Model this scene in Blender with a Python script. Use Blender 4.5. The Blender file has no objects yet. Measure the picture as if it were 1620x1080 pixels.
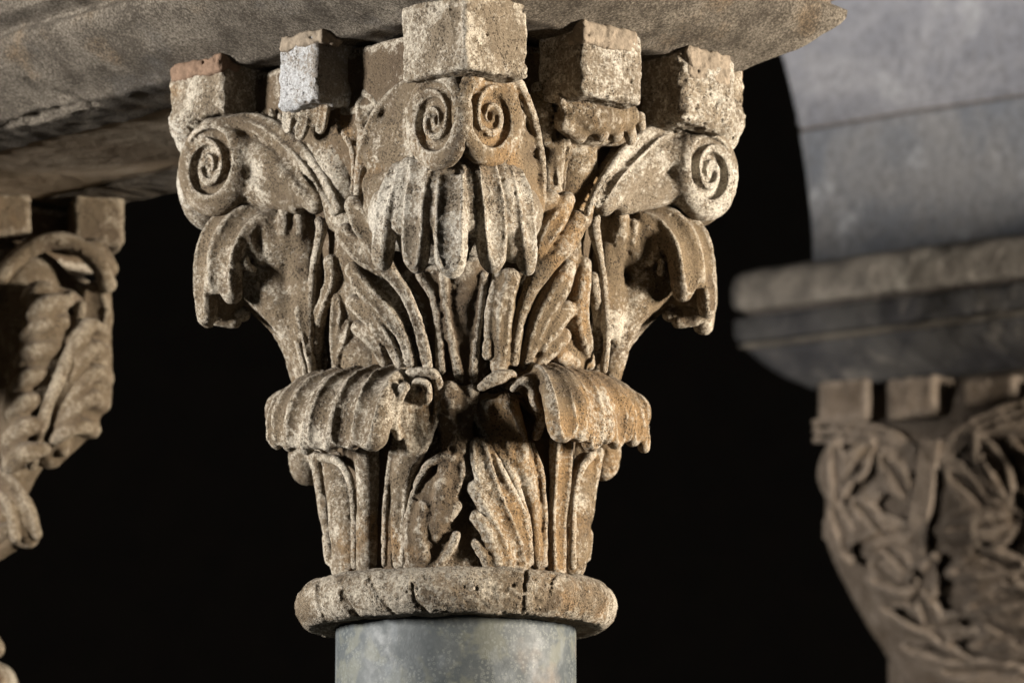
import bpy, math, random
import numpy as np
from mathutils import Vector

# ------------------------------------------------------------------ camera, world, lights, exposure
sc = bpy.context.scene
COL = sc.collection
CZ = 1.5                       # eye height
DIST = 5.8                     # eye to the axis of the near capital
F = 8700.0                     # focal length in photograph pixels
TILT = math.atan(1457.0 / F)
cam_d = bpy.data.cameras.new('camera')
cam_d.sensor_width = 36.0
cam_d.lens = F * 36.0 / 1620.0
cam_d.clip_start = 0.1
cam_d.clip_end = 200
cam_d.dof.use_dof = True
cam_d.dof.focus_distance = 5.62
cam_d.dof.aperture_fstop = 6.8
cam = bpy.data.objects.new('camera', cam_d)
cam.location = (0, -DIST, CZ)
cam.rotation_euler = (math.pi / 2 + TILT, 0, 0)
COL.objects.link(cam)
sc.camera = cam

world = bpy.data.worlds.new("World")
sc.world = world
world.use_nodes = True
world.node_tree.nodes['Background'].inputs[0].default_value = (0.30, 0.31, 0.36, 1)
world.node_tree.nodes['Background'].inputs[1].default_value = 0.0015

sc.view_settings.view_transform = 'Standard'
sc.view_settings.look = 'None'
sc.view_settings.exposure = 0.0
sc.view_settings.gamma = 1.0
try:
    sc.cycles.use_denoising = True
    sc.cycles.max_bounces = 5
except Exception:
    pass

def area(name, loc, target, power, color, sx, sy):
    l = bpy.data.lights.new(name, 'AREA')
    l.shape = 'RECTANGLE'; l.size = sx; l.size_y = sy
    l.energy = power; l.color = color
    o = bpy.data.objects.new(name, l)
    o.location = loc
    o.rotation_euler = (Vector(target) - Vector(loc)).to_track_quat('-Z', 'Y').to_euler()
    COL.objects.link(o)
    return o
MID = (-0.06, -0.05, CZ + 1.0)
area('daylight_from_right_arcade', (3.3, -0.85, 2.50), MID, 430, (1.0, 0.90, 0.77), 0.4, 0.6)
area('daylight_from_left_arcade', (-3.3, -0.95, 2.62), MID, 290, (1.0, 0.965, 0.92), 0.4, 0.6)
area('front_fill_light', (-0.6, -5.4, 0.9), MID, 5.5, (1.0, 0.94, 0.86), 2.4, 1.2)  # added fill lamp to lift the front, no source of its own

# ------------------------------------------------------------------ where things are: rays of the lens meet planes and cylinders
ct, st = math.cos(TILT), math.sin(TILT)
CAM = np.array([0.0, -DIST, CZ])
AX = np.array([-0.0595, 0.0])   # axis of the near capital
S = 1500.0                      # photograph pixels per metre at the axis

def ray(px, py):
    a = px - 810.0; b = py - 540.0
    d = np.array([a, ct * F + b * st, st * F - b * ct])
    return d / d[1]
def P(px, py, d=0.0):
    return CAM + ray(px, py) * (DIST + d / S)
def onz(px, py, z):
    r = ray(px, py)
    return CAM + r * ((z - CZ) / r[2])
BELL = [(-200, 300), (100, 292), (150, 285), (200, 278), (250, 266), (300, 254), (350, 242), (400, 232), (450, 222), (500, 213), (550, 205),
        (600, 198), (700, 188), (800, 182), (900, 182), (1100, 182)]
def rbell(py):
    return float(np.interp(py, [a for a, b in BELL], [b for a, b in BELL]))
def Pb(px, py, off=0.0):
    """point on the bell of the near capital, off pixels proud of it"""
    R = (rbell(py) + off) / S
    r = ray(px, py)
    ox, oy = CAM[0] - AX[0], CAM[1] - AX[1]
    a = r[0] ** 2 + r[1] ** 2; b = 2 * (ox * r[0] + oy * r[1]); c = ox * ox + oy * oy - R * R
    disc = b * b - 4 * a * c
    t = (-b - math.sqrt(disc)) / (2 * a) if disc > 0 else -b / (2 * a)
    return CAM + r * t
def Pf(px, py, off=0.0):
    """point on the hollowed face between two corners, off pixels towards the lens"""
    u = min(abs(px - 721.0), 400.0) / 400.0
    d = -400 * (1 - u) + 110 * u * (1 - u) - off
    return P(px, py, d)
MODES = {'a': P, 'b': Pb, 'f': Pf}

# ------------------------------------------------------------------ carving: a signed distance field cut with round strokes
def _noise3(p, seed):
    """gradient noise on points p (n,3)"""
    i = np.floor(p).astype(np.int64); f = p - i
    u = f * f * f * (f * (f * 6 - 15) + 10)
    def h(ix, iy, iz):
        n = (ix * 73856093) ^ (iy * 19349663) ^ (iz * 83492791) ^ (seed * 2654435761)
        n = (n ^ (n >> 13)) * 1274126177 & 0xffffffff
        return n ^ (n >> 16)
    out = 0
    for dx in (0, 1):
        for dy in (0, 1):
            for dz in (0, 1):
                hh = h(i[:, 0] + dx, i[:, 1] + dy, i[:, 2] + dz)
                gx = ((hh & 255) / 127.5 - 1); gy = (((hh >> 8) & 255) / 127.5 - 1); gz = (((hh >> 16) & 255) / 127.5 - 1)
                g = gx * (f[:, 0] - dx) + gy * (f[:, 1] - dy) + gz * (f[:, 2] - dz)
                w = (u[:, 0] if dx else 1 - u[:, 0]) * (u[:, 1] if dy else 1 - u[:, 1]) * (u[:, 2] if dz else 1 - u[:, 2])
                out = out + w * g
    return out

def spline(pts, n=4):
    """Catmull-Rom through rows of (x,y,z,r)"""
    p = np.array(pts, float)
    if len(p) < 3:
        return p
    q = np.vstack([2 * p[0] - p[1], p, 2 * p[-1] - p[-2]])
    out = []
    for i in range(1, len(q) - 2):
        for k in range(n):
            t = k / n
            out.append(0.5 * (2 * q[i] + (q[i + 1] - q[i - 1]) * t + (2 * q[i - 1] - 5 * q[i] + 4 * q[i + 1] - q[i + 2]) * t * t
                              + (-q[i - 1] + 3 * q[i] - 3 * q[i + 1] + q[i + 2]) * t ** 3))
    out.append(q[-2])
    out = np.array(out); out[:, 3] = np.maximum(out[:, 3], 0.0006)
    return out

def outward(p):
    v = np.array([p[0] - AX[0], p[1] - AX[1], 0.0]); v /= (np.linalg.norm(v) + 1e-9)
    v = v + np.array([0, -0.75, -0.06])
    return v / np.linalg.norm(v)

class Carve:
    def __init__(self, axis=None):
        self.ops = []; self.late = []
        self.scale = 1.0
    def path(self, pts, mode):
        f = MODES[mode]
        out = []
        for (x, y, d, r) in pts:
            w = f(x, y, d)
            out.append([w[0], w[1], w[2], r / S * (w[1] + DIST) / DIST])
        return out
    def add(self, pts, mode='b', k=5, flat=1.0, n=None, g=0, gr=1.25, gd=1.62, gk=3.0, core=None, fat=1.0, bias=0.0, side=0.0):
        w = self.path(pts, mode)
        wf = [q[:3] + [q[3] * fat] for q in w]
        self.ops.append(('+', spline(wf), k / S, flat, n))
        if g:
            if core is not None:
                a, e = np.array(w[0]), np.array(w[-1])
                inw = np.array([AX[0] - a[0], AX[1] - a[1]]); inw /= np.linalg.norm(inw)
                cp = np.array([a[0] + inw[0] * core / S, a[1] + inw[1] * core / S, e[2] + 0.014])
                n = [(np.array(q[:3]) - cp) / (np.linalg.norm(np.array(q[:3]) - cp) + 1e-9) + np.array([0, -bias, 0]) for q in w]
                n = [v_ / np.linalg.norm(v_) for v_ in n]
            self.groove(w, g, gr, gd, gk, n, side)
        return self
    def groove(self, w, g, gr, gd, gk, n, side=0.0):
        if n is None: N = [outward(q) for q in w]
        elif isinstance(n, list): N = n
        else: N = [np.array(n, float)] * len(w)
        v = np.array([list(np.array(q[:3]) + nn * q[3] * gd + np.array([side, 0, 0]) * q[3]) + [q[3] * gr * g] for q, nn in zip(w, N)])
        # the groove fades out before the rounded end
        e = v[-1, :3] - v[-2, :3]; L = np.linalg.norm(e) + 1e-9
        v[-1, :3] += N[-1] * w[-1][3] * 0.35 - e / L * min(L * 0.3, v[-1, 3] * 0.3)
        v[0, :3] += N[0] * w[0][3] * 0.3
        self.late.append(('-', spline(v), gk / S, 1.0, None))
    def cut(self, pts, mode='b', k=3, flat=1.0, n=None, late=True):
        (self.late if late else self.ops).append(('-', spline(self.path(pts, mode)), k / S, flat, n))
        return self
    def box(self, c, h, rot, k=4, rnd=4, sign='+', late=False):
        (self.late if late else self.ops).append(('box' + sign, np.array(c, float), np.array(h, float), rot, k / S, rnd / S))
        return self
    def lathe(self, prof, zr, k=4):
        self.ops.append(('lathe', np.array(prof, float), zr, k / S))
        return self
    def bounds(self):
        lo = []; hi = []
        for o in self.ops:
            if o[0] == '+':
                q = o[1]; r = q[:, 3:4]
                lo.append((q[:, :3] - r).min(0)); hi.append((q[:, :3] + r).max(0))
            elif o[0] == 'box+':
                R = np.linalg.norm(o[2][:2]); e = np.array([R, R, o[2][2]]) + 0.002
                lo.append(o[1] - e); hi.append(o[1] + e)
            elif o[0] == 'lathe':
                m = o[1][:, 0].max()
                lo.append([AX[0] - m, AX[1] - m, o[1][:, 1].min()]); hi.append([AX[0] + m, AX[1] + m, o[1][:, 1].max()])
        return np.min(lo, 0) - 0.008, np.max(hi, 0) + 0.008
    def mesh(self, name, vox=0.0017, rough=1.0, seed=1, sc_=1.0):
        lo, hi = self.bounds()
        dims = np.ceil((hi - lo) / vox).astype(int) + 1
        ax = [lo[i] + np.arange(dims[i]) * vox for i in range(3)]
        f = np.full(dims, 0.02, np.float32)
        for o in self.ops + self.late:
            if o[0] in '+-':
                q, k = o[1], o[2]
                flat, n = o[3], o[4]
                m = q[:, 3].max() + max(k, 0.004) + vox
                qs = q if len(q) > 1 else np.vstack([q, q])
                a0 = [max(0, int((qs[:, i].min() - m - lo[i]) / vox)) for i in range(3)]
                a1 = [min(dims[i], int((qs[:, i].max() + m - lo[i]) / vox) + 2) for i in range(3)]
                if any(a1[i] <= a0[i] for i in range(3)): continue
                best = np.full([a1[i] - a0[i] for i in range(3)], 0.05, np.float32)
                for j in range(len(qs) - 1):
                    A, B = qs[j, :3], qs[j + 1, :3]; ra, rb = qs[j, 3], qs[j + 1, 3]
                    mm = max(ra, rb) + max(k, 0.004) + vox
                    b0 = [max(a0[i], int((min(A[i], B[i]) - mm - lo[i]) / vox)) for i in range(3)]
                    b1 = [min(a1[i], int((max(A[i], B[i]) + mm - lo[i]) / vox) + 2) for i in range(3)]
                    if any(b1[i] <= b0[i] for i in range(3)): continue
                    X = (ax[0][b0[0]:b1[0]] - A[0])[:, None, None].astype(np.float32)
                    Y = (ax[1][b0[1]:b1[1]] - A[1])[None, :, None].astype(np.float32)
                    Z = (ax[2][b0[2]:b1[2]] - A[2])[None, None, :].astype(np.float32)
                    D = (B - A).astype(np.float32); dd = float(D @ D) + 1e-12
                    t = np.clip((X * D[0] + Y * D[1] + Z * D[2]) / dd, 0, 1)
                    vx = X - t * D[0]; vy = Y - t * D[1]; vz = Z - t * D[2]
                    if flat != 1.0:
                        nn = (outward(A) if n is None else np.array(n, float)).astype(np.float32)
                        s = vx * nn[0] + vy * nn[1] + vz * nn[2]
                        e = vx * vx + vy * vy + vz * vz + s * s * (1 / flat ** 2 - 1)
                        d = (np.sqrt(e) - (ra + t * (rb - ra))) * min(1.0, flat ** 0.5)
                    else:
                        d = np.sqrt(vx * vx + vy * vy + vz * vz) - (ra + t * (rb - ra))
                    sl = tuple(slice(b0[i] - a0[i], b1[i] - a0[i]) for i in range(3))
                    best[sl] = np.minimum(best[sl], d)
                sl = tuple(slice(a0[i], a1[i]) for i in range(3))
                g = f[sl]
                if o[0] == '+':
                    h = np.maximum(k - np.abs(g - best), 0) / k
                    f[sl] = np.minimum(g, best) - h * h * k * 0.25
                else:
                    b = -best
                    h = np.maximum(k - np.abs(g - b), 0) / k
                    f[sl] = np.maximum(g, b) + h * h * k * 0.25
            elif o[0].startswith('box'):
                _, c, hh, rot, k, rnd = o
                cr, sr = math.cos(rot), math.sin(rot)
                X = (ax[0] - c[0])[:, None, None]; Y = (ax[1] - c[1])[None, :, None]; Z = (ax[2] - c[2])[None, None, :]
                lx = np.abs(X * cr + Y * sr) - hh[0] + rnd; ly = np.abs(-X * sr + Y * cr) - hh[1] + rnd; lz = np.abs(Z) - hh[2] + rnd
                d = np.sqrt(np.maximum(lx, 0) ** 2 + np.maximum(ly, 0) ** 2 + np.maximum(lz, 0) ** 2) + np.minimum(np.maximum(np.maximum(lx, ly), lz), 0) - rnd
                if o[0][3] == '+':
                    h = np.maximum(k - np.abs(f - d), 0) / k
                    f = (np.minimum(f, d) - h * h * k * 0.25).astype(np.float32)
                else:
                    f = np.maximum(f, -d).astype(np.float32)
            elif o[0] == 'lathe':
                _, prof, zr, k = o
                X = (ax[0] - AX[0])[:, None]; Y = (ax[1] - AX[1])[None, :]
                rr = np.sqrt(X * X + Y * Y)[:, :, None]; Z = ax[2][None, None, :]
                R = np.interp(ax[2], prof[:, 1], prof[:, 0])[None, None, :]
                d = np.maximum(rr - R, np.maximum(prof[0, 1] + 0.004 - Z, Z - prof[-1, 1] + 0.004)) * 0.9
                f = np.minimum(f, d).astype(np.float32)
        # weathering
        near = np.abs(f) < 0.006
        ii = np.argwhere(near)
        if rough and len(ii):
            p = lo + ii * vox
            nz = 0.0018 * _noise3(p * 34 / sc_, seed) + 0.0009 * _noise3(p * 95 / sc_, seed + 7)
            fine = _noise3(p * 230 / sc_, seed + 3)
            nz += 0.0008 * fine
            pit = np.maximum(_noise3(p * 150 / sc_, seed + 11) - 0.27, 0) * 0.006
            f[near] += (nz + pit).astype(np.float32) * rough
        return net(f, lo, vox, name)

def net(f, lo, vox, name):
    """surface nets"""
    fb = np.clip(f, -0.012, 0.012).astype(np.float32)
    f0 = fb.copy()
    rad = max(2, int(round(0.0045 / vox)))
    for a in range(3):
        cs = np.cumsum(np.pad(fb, [(rad + 1, rad) if i == a else (0, 0) for i in range(3)], mode='edge'), axis=a)
        n_ = fb.shape[a]; w_ = 2 * rad + 1
        sl1 = [slice(None)] * 3; sl0 = [slice(None)] * 3
        sl1[a] = slice(w_, w_ + n_); sl0[a] = slice(0, n_)
        fb = (cs[tuple(sl1)] - cs[tuple(sl0)]) / w_
    fb -= f0
    s = f < 0
    s[0] = s[-1] = False; s[:, 0] = s[:, -1] = False; s[:, :, 0] = s[:, :, -1] = False
    f = np.where(s, np.minimum(f, -1e-6), np.maximum(f, 1e-6))
    nx, ny, nz = f.shape
    c = np.zeros((nx - 1, ny - 1, nz - 1), np.int8)
    for dx in (0, 1):
        for dy in (0, 1):
            for dz in (0, 1):
                c += s[dx:nx - 1 + dx, dy:ny - 1 + dy, dz:nz - 1 + dz]
    cells = np.argwhere((c > 0) & (c < 8))
    idx = np.full(c.shape, -1, np.int64)
    idx[cells[:, 0], cells[:, 1], cells[:, 2]] = np.arange(len(cells))
    acc = np.zeros((len(cells), 3)); cnt = np.zeros(len(cells))
    corners = [(0, 0, 0), (1, 0, 0), (0, 1, 0), (1, 1, 0), (0, 0, 1), (1, 0, 1), (0, 1, 1), (1, 1, 1)]
    edges = [(0, 1), (2, 3), (4, 5), (6, 7), (0, 2), (1, 3), (4, 6), (5, 7), (0, 4), (1, 5), (2, 6), (3, 7)]
    vals = [f[cells[:, 0] + a, cells[:, 1] + b, cells[:, 2] + d] for a, b, d in corners]
    for a, b in edges:
        va, vb = vals[a], vals[b]
        m = (va < 0) != (vb < 0)
        t = np.where(m, va / np.where(m, va - vb, 1), 0)
        pa = np.array(corners[a], float); pb = np.array(corners[b], float)
        acc += m[:, None] * (pa + t[:, None] * (pb - pa)); cnt += m
    v = lo + (cells + acc / cnt[:, None]) * vox
    wear = sum(fb[cells[:, 0] + a, cells[:, 1] + b, cells[:, 2] + d] for a, b, d in corners) / 8.0
    quads = []
    for axis in range(3):
        o1, o2 = [(1, 2), (2, 0), (0, 1)][axis]
        sl0 = [slice(None)] * 3; sl1 = [slice(None)] * 3
        sl0[axis] = slice(0, -1); sl1[axis] = slice(1, None)
        a = s[tuple(sl0)]; b = s[tuple(sl1)]
        e = np.argwhere(a != b)
        ok = (e[:, o1] > 0) & (e[:, o2] > 0) & (e[:, o1] < f.shape[o1] - 1) & (e[:, o2] < f.shape[o2] - 1)
        e = e[ok]
        ins = a[e[:, 0], e[:, 1], e[:, 2]]
        u1 = np.zeros(3, int); u1[o1] = 1
        u2 = np.zeros(3, int); u2[o2] = 1
        c00 = e - u1 - u2; c10 = e - u2; c11 = e; c01 = e - u1
        g = lambda q: idx[q[:, 0], q[:, 1], q[:, 2]]
        q = np.stack([g(c00), g(c10), g(c11), g(c01)], 1)
        q[~ins] = q[~ins][:, ::-1]
        quads.append(q)
    q = np.vstack(quads)
    q = q[(q >= 0).all(1)]
    me = mesh_np(name, v, q)
    if len(me.vertices) == len(v):
        at = me.attributes.new('wear', 'FLOAT', 'POINT'); at.data.foreach_set('value', np.clip(wear / 0.0012, -1, 1).astype(np.float32))
    return me

def mesh_np(name, v, q, smooth=True):
    me = bpy.data.meshes.new(name)
    me.vertices.add(len(v)); me.vertices.foreach_set('co', np.ascontiguousarray(v, dtype=np.float32).ravel())
    me.loops.add(q.size); me.loops.foreach_set('vertex_index', q.astype(np.int32).ravel())
    me.polygons.add(len(q))
    me.polygons.foreach_set('loop_start', (np.arange(len(q)) * q.shape[1]).astype(np.int32))
    try: me.polygons.foreach_set('loop_total', np.full(len(q), q.shape[1], np.int32))
    except Exception: pass
    me.polygons.foreach_set('use_smooth', np.full(len(q), smooth, bool))
    me.update(calc_edges=True); me.validate()
    return me

# ------------------------------------------------------------------ naming helpers
def thing(name, label, cat, loc, group=None):
    o = bpy.data.objects.new(name, None); COL.objects.link(o)
    o.location = loc; o.empty_display_size = 0.1
    o['label'] = label; o['category'] = cat
    if group: o['group'] = group
    return o
def part(name, me, m, parent, label=None):
    """meshes are made in world places; the parent empty is unrotated, so shift back by its location"""
    o = bpy.data.objects.new(name, me); COL.objects.link(o)
    if not me.materials: me.materials.append(m)
    if parent is not None:
        o.parent = parent
        L = Vector((0, 0, 0)); p = parent
        while p: L += p.location; p = p.parent
        o.location = -L
    if label: o['label'] = label
    return o

# ------------------------------------------------------------------ materials
class M:
    def __init__(self, name):
        self.m = bpy.data.materials.new(name); self.m.use_nodes = True
        self.t = self.m.node_tree; self.n = self.t.nodes; self.l = self.t.links
        self.b = self.n['Principled BSDF']
        tc = self.n.new('ShaderNodeTexCoord'); self.co = tc.outputs['Object']
    def link(self, a, b): self.l.new(a, b)
    def noise(self, scale, detail=6, rough=0.6, dist=0.0, off=0, stretch=None):
        mp = self.n.new('ShaderNodeMapping'); mp.inputs['Location'].default_value = (off, off * 1.7, -off)
        if stretch: mp.inputs['Scale'].default_value = stretch
        self.link(self.co, mp.inputs[0])
        x = self.n.new('ShaderNodeTexNoise'); x.inputs['Scale'].default_value = scale
        x.inputs['Detail'].default_value = detail; x.inputs['Roughness'].default_value = rough; x.inputs['Distortion'].default_value = dist
        self.link(mp.outputs[0], x.inputs['Vector']); return x.outputs['Fac']
    def vor(self, scale, feature='F1', off=0, out='Distance', rand=1.0):
        mp = self.n.new('ShaderNodeMapping'); mp.inputs['Location'].default_value = (off, off, off)
        self.link(self.co, mp.inputs[0])
        x = self.n.new('ShaderNodeTexVoronoi'); x.feature = feature; x.inputs['Scale'].default_value = scale
        x.inputs['Randomness'].default_value = rand
        self.link(mp.outputs[0], x.inputs['Vector']); return x.outputs[out]
    def ramp(self, v, a, b, lo=0.0, hi=1.0):
        x = self.n.new('ShaderNodeMapRange'); x.inputs['From Min'].default_value = a; x.inputs['From Max'].default_value = b
        x.inputs['To Min'].default_value = lo; x.inputs['To Max'].default_value = hi; x.interpolation_type = 'SMOOTHSTEP'
        self.link(v, x.inputs['Value']); return x.outputs[0]
    def math(self, op, a, b):
        x = self.n.new('ShaderNodeMath'); x.operation = op
        for i, v in enumerate((a, b)):
            if isinstance(v, (int, float)): x.inputs[i].default_value = v
            else: self.link(v, x.inputs[i])
        return x.outputs[0]
    def mix(self, fac, a, b):
        x = self.n.new('ShaderNodeMix'); x.data_type = 'RGBA'
        if isinstance(fac, (int, float)): x.inputs[0].default_value = fac
        else: self.link(fac, x.inputs[0])
        for i, v in ((6, a), (7, b)):
            if isinstance(v, tuple): x.inputs[i].default_value = (*v, 1)
            else: self.link(v, x.inputs[i])
        return x.outputs[2]
    def bump(self, h, dist, strength=1.0, prev=None):
        x = self.n.new('ShaderNodeBump'); x.inputs['Distance'].default_value = dist; x.inputs['Strength'].default_value = strength
        self.link(h, x.inputs['Height'])
        if prev is not None: self.link(prev, x.inputs['Normal'])
        return x.outputs[0]
    def done(self, col, rough, normal=None, spec=0.3):
        self.link(col, self.b.inputs['Base Color'])
        if isinstance(rough, (int, float)): self.b.inputs['Roughness'].default_value = rough
        else: self.link(rough, self.b.inputs['Roughness'])
        self.b.inputs['Specular IOR Level'].default_value = spec
        if normal is not None: self.link(normal, self.b.inputs['Normal'])
        return self.m
    def edge(self):
        g = self.n.new('ShaderNodeAttribute'); g.attribute_name = 'wear'; return g.outputs['Fac']
    def up(self):
        g = self.n.new('ShaderNodeNewGeometry'); s = self.n.new('ShaderNodeSeparateXYZ')
        self.link(g.outputs['Normal'], s.inputs[0]); return s.outputs['Z']

def carved_stone(name, base=(0.25, 0.19, 0.122), pale=(0.76, 0.68, 0.55), ochre=(0.46, 0.26, 0.10), white_bias=0.485, ochre_bias=0.56, dust=0.5, bscale=1.0, dark=(0.12, 0.085, 0.055), dark_bias=0.50):
    m = M(name)
    big = m.noise(9, 5, 0.6, 0.3)
    mid = m.noise(38, 6, 0.65, 0.2, off=3)
    grain = m.noise(420, 4, 0.7, off=5)
    speck = m.noise(230, 5, 0.75, off=9)
    c = m.mix(m.ramp(big, 0.35, 0.68), base, tuple(x * 0.72 for x in base))
    c = m.mix(m.math('MULTIPLY', m.ramp(m.noise(7, 4, 0.55, 0.4, off=21), ochre_bias, ochre_bias + 0.14), 0.55), c, ochre)
    # brown grime in patches of its own
    c = m.mix(m.math('MULTIPLY', m.ramp(m.noise(16, 6, 0.65, 0.5, off=33), dark_bias, dark_bias + 0.16), 0.7), c, dark)
    # chalky white crust, broken up by speckle
    crust = m.math('ADD', m.math('MULTIPLY', m.noise(13, 5, 0.6, 0.5, off=14), 1.0), m.math('MULTIPLY', m.math('SUBTRACT', speck, 0.5), 0.85))
    crust = m.math('ADD', crust, m.math('MULTIPLY', m.math('SUBTRACT', mid, 0.5), 0.5))
    c = m.mix(m.math('MULTIPLY', m.ramp(crust, white_bias, white_bias + 0.22), 0.9), c, pale)
    # arrises rubbed pale by touch and weather, plus painted ridge highlights, broken by grain
    rub_lift = m.math('MULTIPLY', m.ramp(m.math('ADD', m.edge(), m.math('MULTIPLY', m.math('SUBTRACT', mid, 0.5), 1.6)), 0.30, 0.85), m.ramp(speck, 0.36, 0.56))
    c = m.mix(m.math('MULTIPLY', rub_lift, 0.68), c, pale)
    # fine grain and dark pits
    c = m.mix(m.ramp(grain, 0.38, 0.60, 0.45, 0.0), c, dark)
    pits = m.ramp(m.math('ADD', m.vor(330, off=2), m.math('MULTIPLY', m.math('SUBTRACT', mid, 0.5), 1.3)), 0.12, 0.30)
    c = m.mix(m.math('MULTIPLY', m.math('SUBTRACT', 1.0, pits), 0.72), c, (0.07, 0.052, 0.035))
    # settled dust on what faces up
    if dust:
        d = m.math('MULTIPLY', m.ramp(m.up(), 0.35, 0.9), m.ramp(m.noise(60, 5, 0.7, off=41), 0.3, 0.6, 0.5, 1.0))
        c = m.mix(m.math('MULTIPLY', d, dust), c, (0.165, 0.14, 0.115))
    n = m.bump(m.noise(150, 7, 0.78, off=6), 0.0058 * bscale, 1.0)
    n = m.bump(m.noise(480, 4, 0.7, off=8), 0.0020 * bscale, 1.0, n)
    n = m.bump(pits, 0.0024 * bscale, 1.0, n)
    return m.done(c, 0.88, n, 0.25)

STONE = carved_stone('limestone_carving')
STONE_R = carved_stone('limestone_carving_ochre', base=(0.28, 0.205, 0.122), ochre=(0.46, 0.27, 0.11), ochre_bias=0.47, white_bias=0.50)
STONE_W = carved_stone('limestone_carving_whitened', base=(0.34, 0.275, 0.195), pale=(0.78, 0.72, 0.61), white_bias=0.425, ochre_bias=0.6, dark_bias=0.56)
STONE_D = carved_stone('limestone_carving_shade_dark', base=(0.20, 0.145, 0.09), white_bias=0.62, dark_bias=0.46, ochre_bias=0.6)  # darker copy, shade of the recesses painted into its colour
STONE_T = carved_stone('limestone_rolled_rim', base=(0.33, 0.255, 0.17), white_bias=0.48, bscale=1.9, dust=0.45)
STONE_B = carved_stone('limestone_block', base=(0.29, 0.23, 0.158), white_bias=0.46, ochre_bias=0.58, dark_bias=0.60, dust=0)
STONE_P = carved_stone('limestone_block_pale', base=(0.38, 0.34, 0.29), pale=(0.66, 0.67, 0.68), white_bias=0.40, ochre_bias=0.62, dark_bias=0.60, dust=0)  # pale bluish colour for the left middle block
FAR = carved_stone('limestone_twin', base=(0.21, 0.158, 0.10), pale=(0.44, 0.375, 0.28), white_bias=0.56, ochre_bias=0.64)
FAR_R = carved_stone('limestone_pier_capital', base=(0.225, 0.176, 0.135), pale=(0.37, 0.305, 0.245), ochre=(0.26, 0.17, 0.08), white_bias=0.58, ochre_bias=0.58)

def slab_stone(name):
    m = M(name)
    c = m.mix(m.ramp(m.noise(5, 5, 0.6), 0.35, 0.65), (0.27, 0.232, 0.185), (0.40, 0.345, 0.272))
    c = m.mix(m.ramp(m.noise(10, 5, 0.6, off=4), 0.56, 0.7, 0, 0.7), c, (0.36, 0.24, 0.13))
    c = m.mix(m.ramp(m.noise(7, 6, 0.65, off=12), 0.56, 0.68, 0, 0.7), c, (0.16, 0.155, 0.15))
    g_ = m.math('ADD', m.math('MULTIPLY', m.noise(300, 6, 0.85, off=7), 0.65), m.math('MULTIPLY', m.noise(28, 5, 0.6, off=27), 0.35))
    c = m.mix(m.ramp(g_, 0.42, 0.56, 0.9, 0.0), c, (0.07, 0.056, 0.042))
    c = m.mix(m.ramp(m.noise(380, 4, 0.75, off=37), 0.40, 0.58, 0.85, 0.0), c, (0.07, 0.056, 0.042))
    c = m.mix(m.ramp(m.noise(420, 3, 0.7, off=17), 0.58, 0.72, 0, .5), c, (0.50, 0.43, 0.34))
    n = m.bump(m.noise(230, 6, 0.85, off=1), 0.0095, 1.0)
    n = m.bump(m.noise(30, 5, 0.7, off=2), 0.008, 0.7, n)
    return m.done(c, 0.92, n, 0.2)
SLAB = slab_stone('rough_slab_stone')

def soffit_stone(name):
    m = M(name)
    c = m.mix(m.ramp(m.noise(6, 5, 0.6, stretch=(1, 1, 1)), 0.35, 0.65), (0.25, 0.19, 0.13), (0.33, 0.27, 0.20))
    c = m.mix(m.ramp(m.noise(24, 6, 0.7, off=7), 0.5, 0.7, 0, 0.6), c, (0.17, 0.12, 0.075))
    n = m.bump(m.noise(60, 6, 0.65, off=1), 0.003, 0.8)
    return m.done(c, 0.9, n, 0.2)

def marble(name):
    m = M(name)
    c = m.mix(m.ramp(m.noise(14, 5, 0.6, 0.6), 0.35, 0.65), (0.052, 0.060, 0.063), (0.085, 0.092, 0.092))
    c = m.mix(m.ramp(m.noise(22, 4, 0.6, 0.4, off=5), 0.50, 0.62, 0, 0.5), c, (0.145, 0.145, 0.11))
    d1 = m.vor(260, off=1); ring = m.math('MULTIPLY', m.ramp(d1, 0.16, 0.26), m.ramp(d1, 0.46, 0.34))
    msk = m.ramp(m.noise(35, 3, off=9), 0.42, 0.58)
    c = m.mix(m.math('MULTIPLY', m.math('MULTIPLY', ring, msk), 0.55), c, (0.17, 0.18, 0.165))
    d2 = m.vor(120, off=4); c = m.mix(m.ramp(d2, 0.40, 0.15, 0, 0.18), c, (0.16, 0.17, 0.17))
    d3 = m.noise(18, 2, 0.4, off=17, stretch=(2.4, 2.4, 1.3)); c = m.mix(m.ramp(d3, 0.58, 0.70, 0, 0.35), c, (0.15, 0.165, 0.175))
    c = m.mix(m.ramp(m.noise(9, 4, off=31), 0.60, 0.72, 0, 0.4), c, (0.20, 0.15, 0.11))
    n = m.bump(m.noise(300, 4, 0.6), 0.0004, 0.7)
    return m.done(c, m.ramp(m.noise(60, 4), 0.3, 0.7, 0.5, 0.7), n, 0.3)
MARBLE = marble('blue_grey_marble')

def mortar(name, col):
    m = M(name)
    c = m.mix(m.ramp(m.noise(90, 6, 0.7), 0.3, 0.7), col, tuple(x * 0.55 for x in col))
    n = m.bump(m.noise(220, 6, 0.7), 0.003, 1.0)
    return m.done(c, 0.95, n, 0.1)
MORTAR = mortar('brown_mortar', (0.22, 0.145, 0.10))
MORTAR_G = mortar('grey_brown_mortar', (0.29, 0.235, 0.175))

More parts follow.
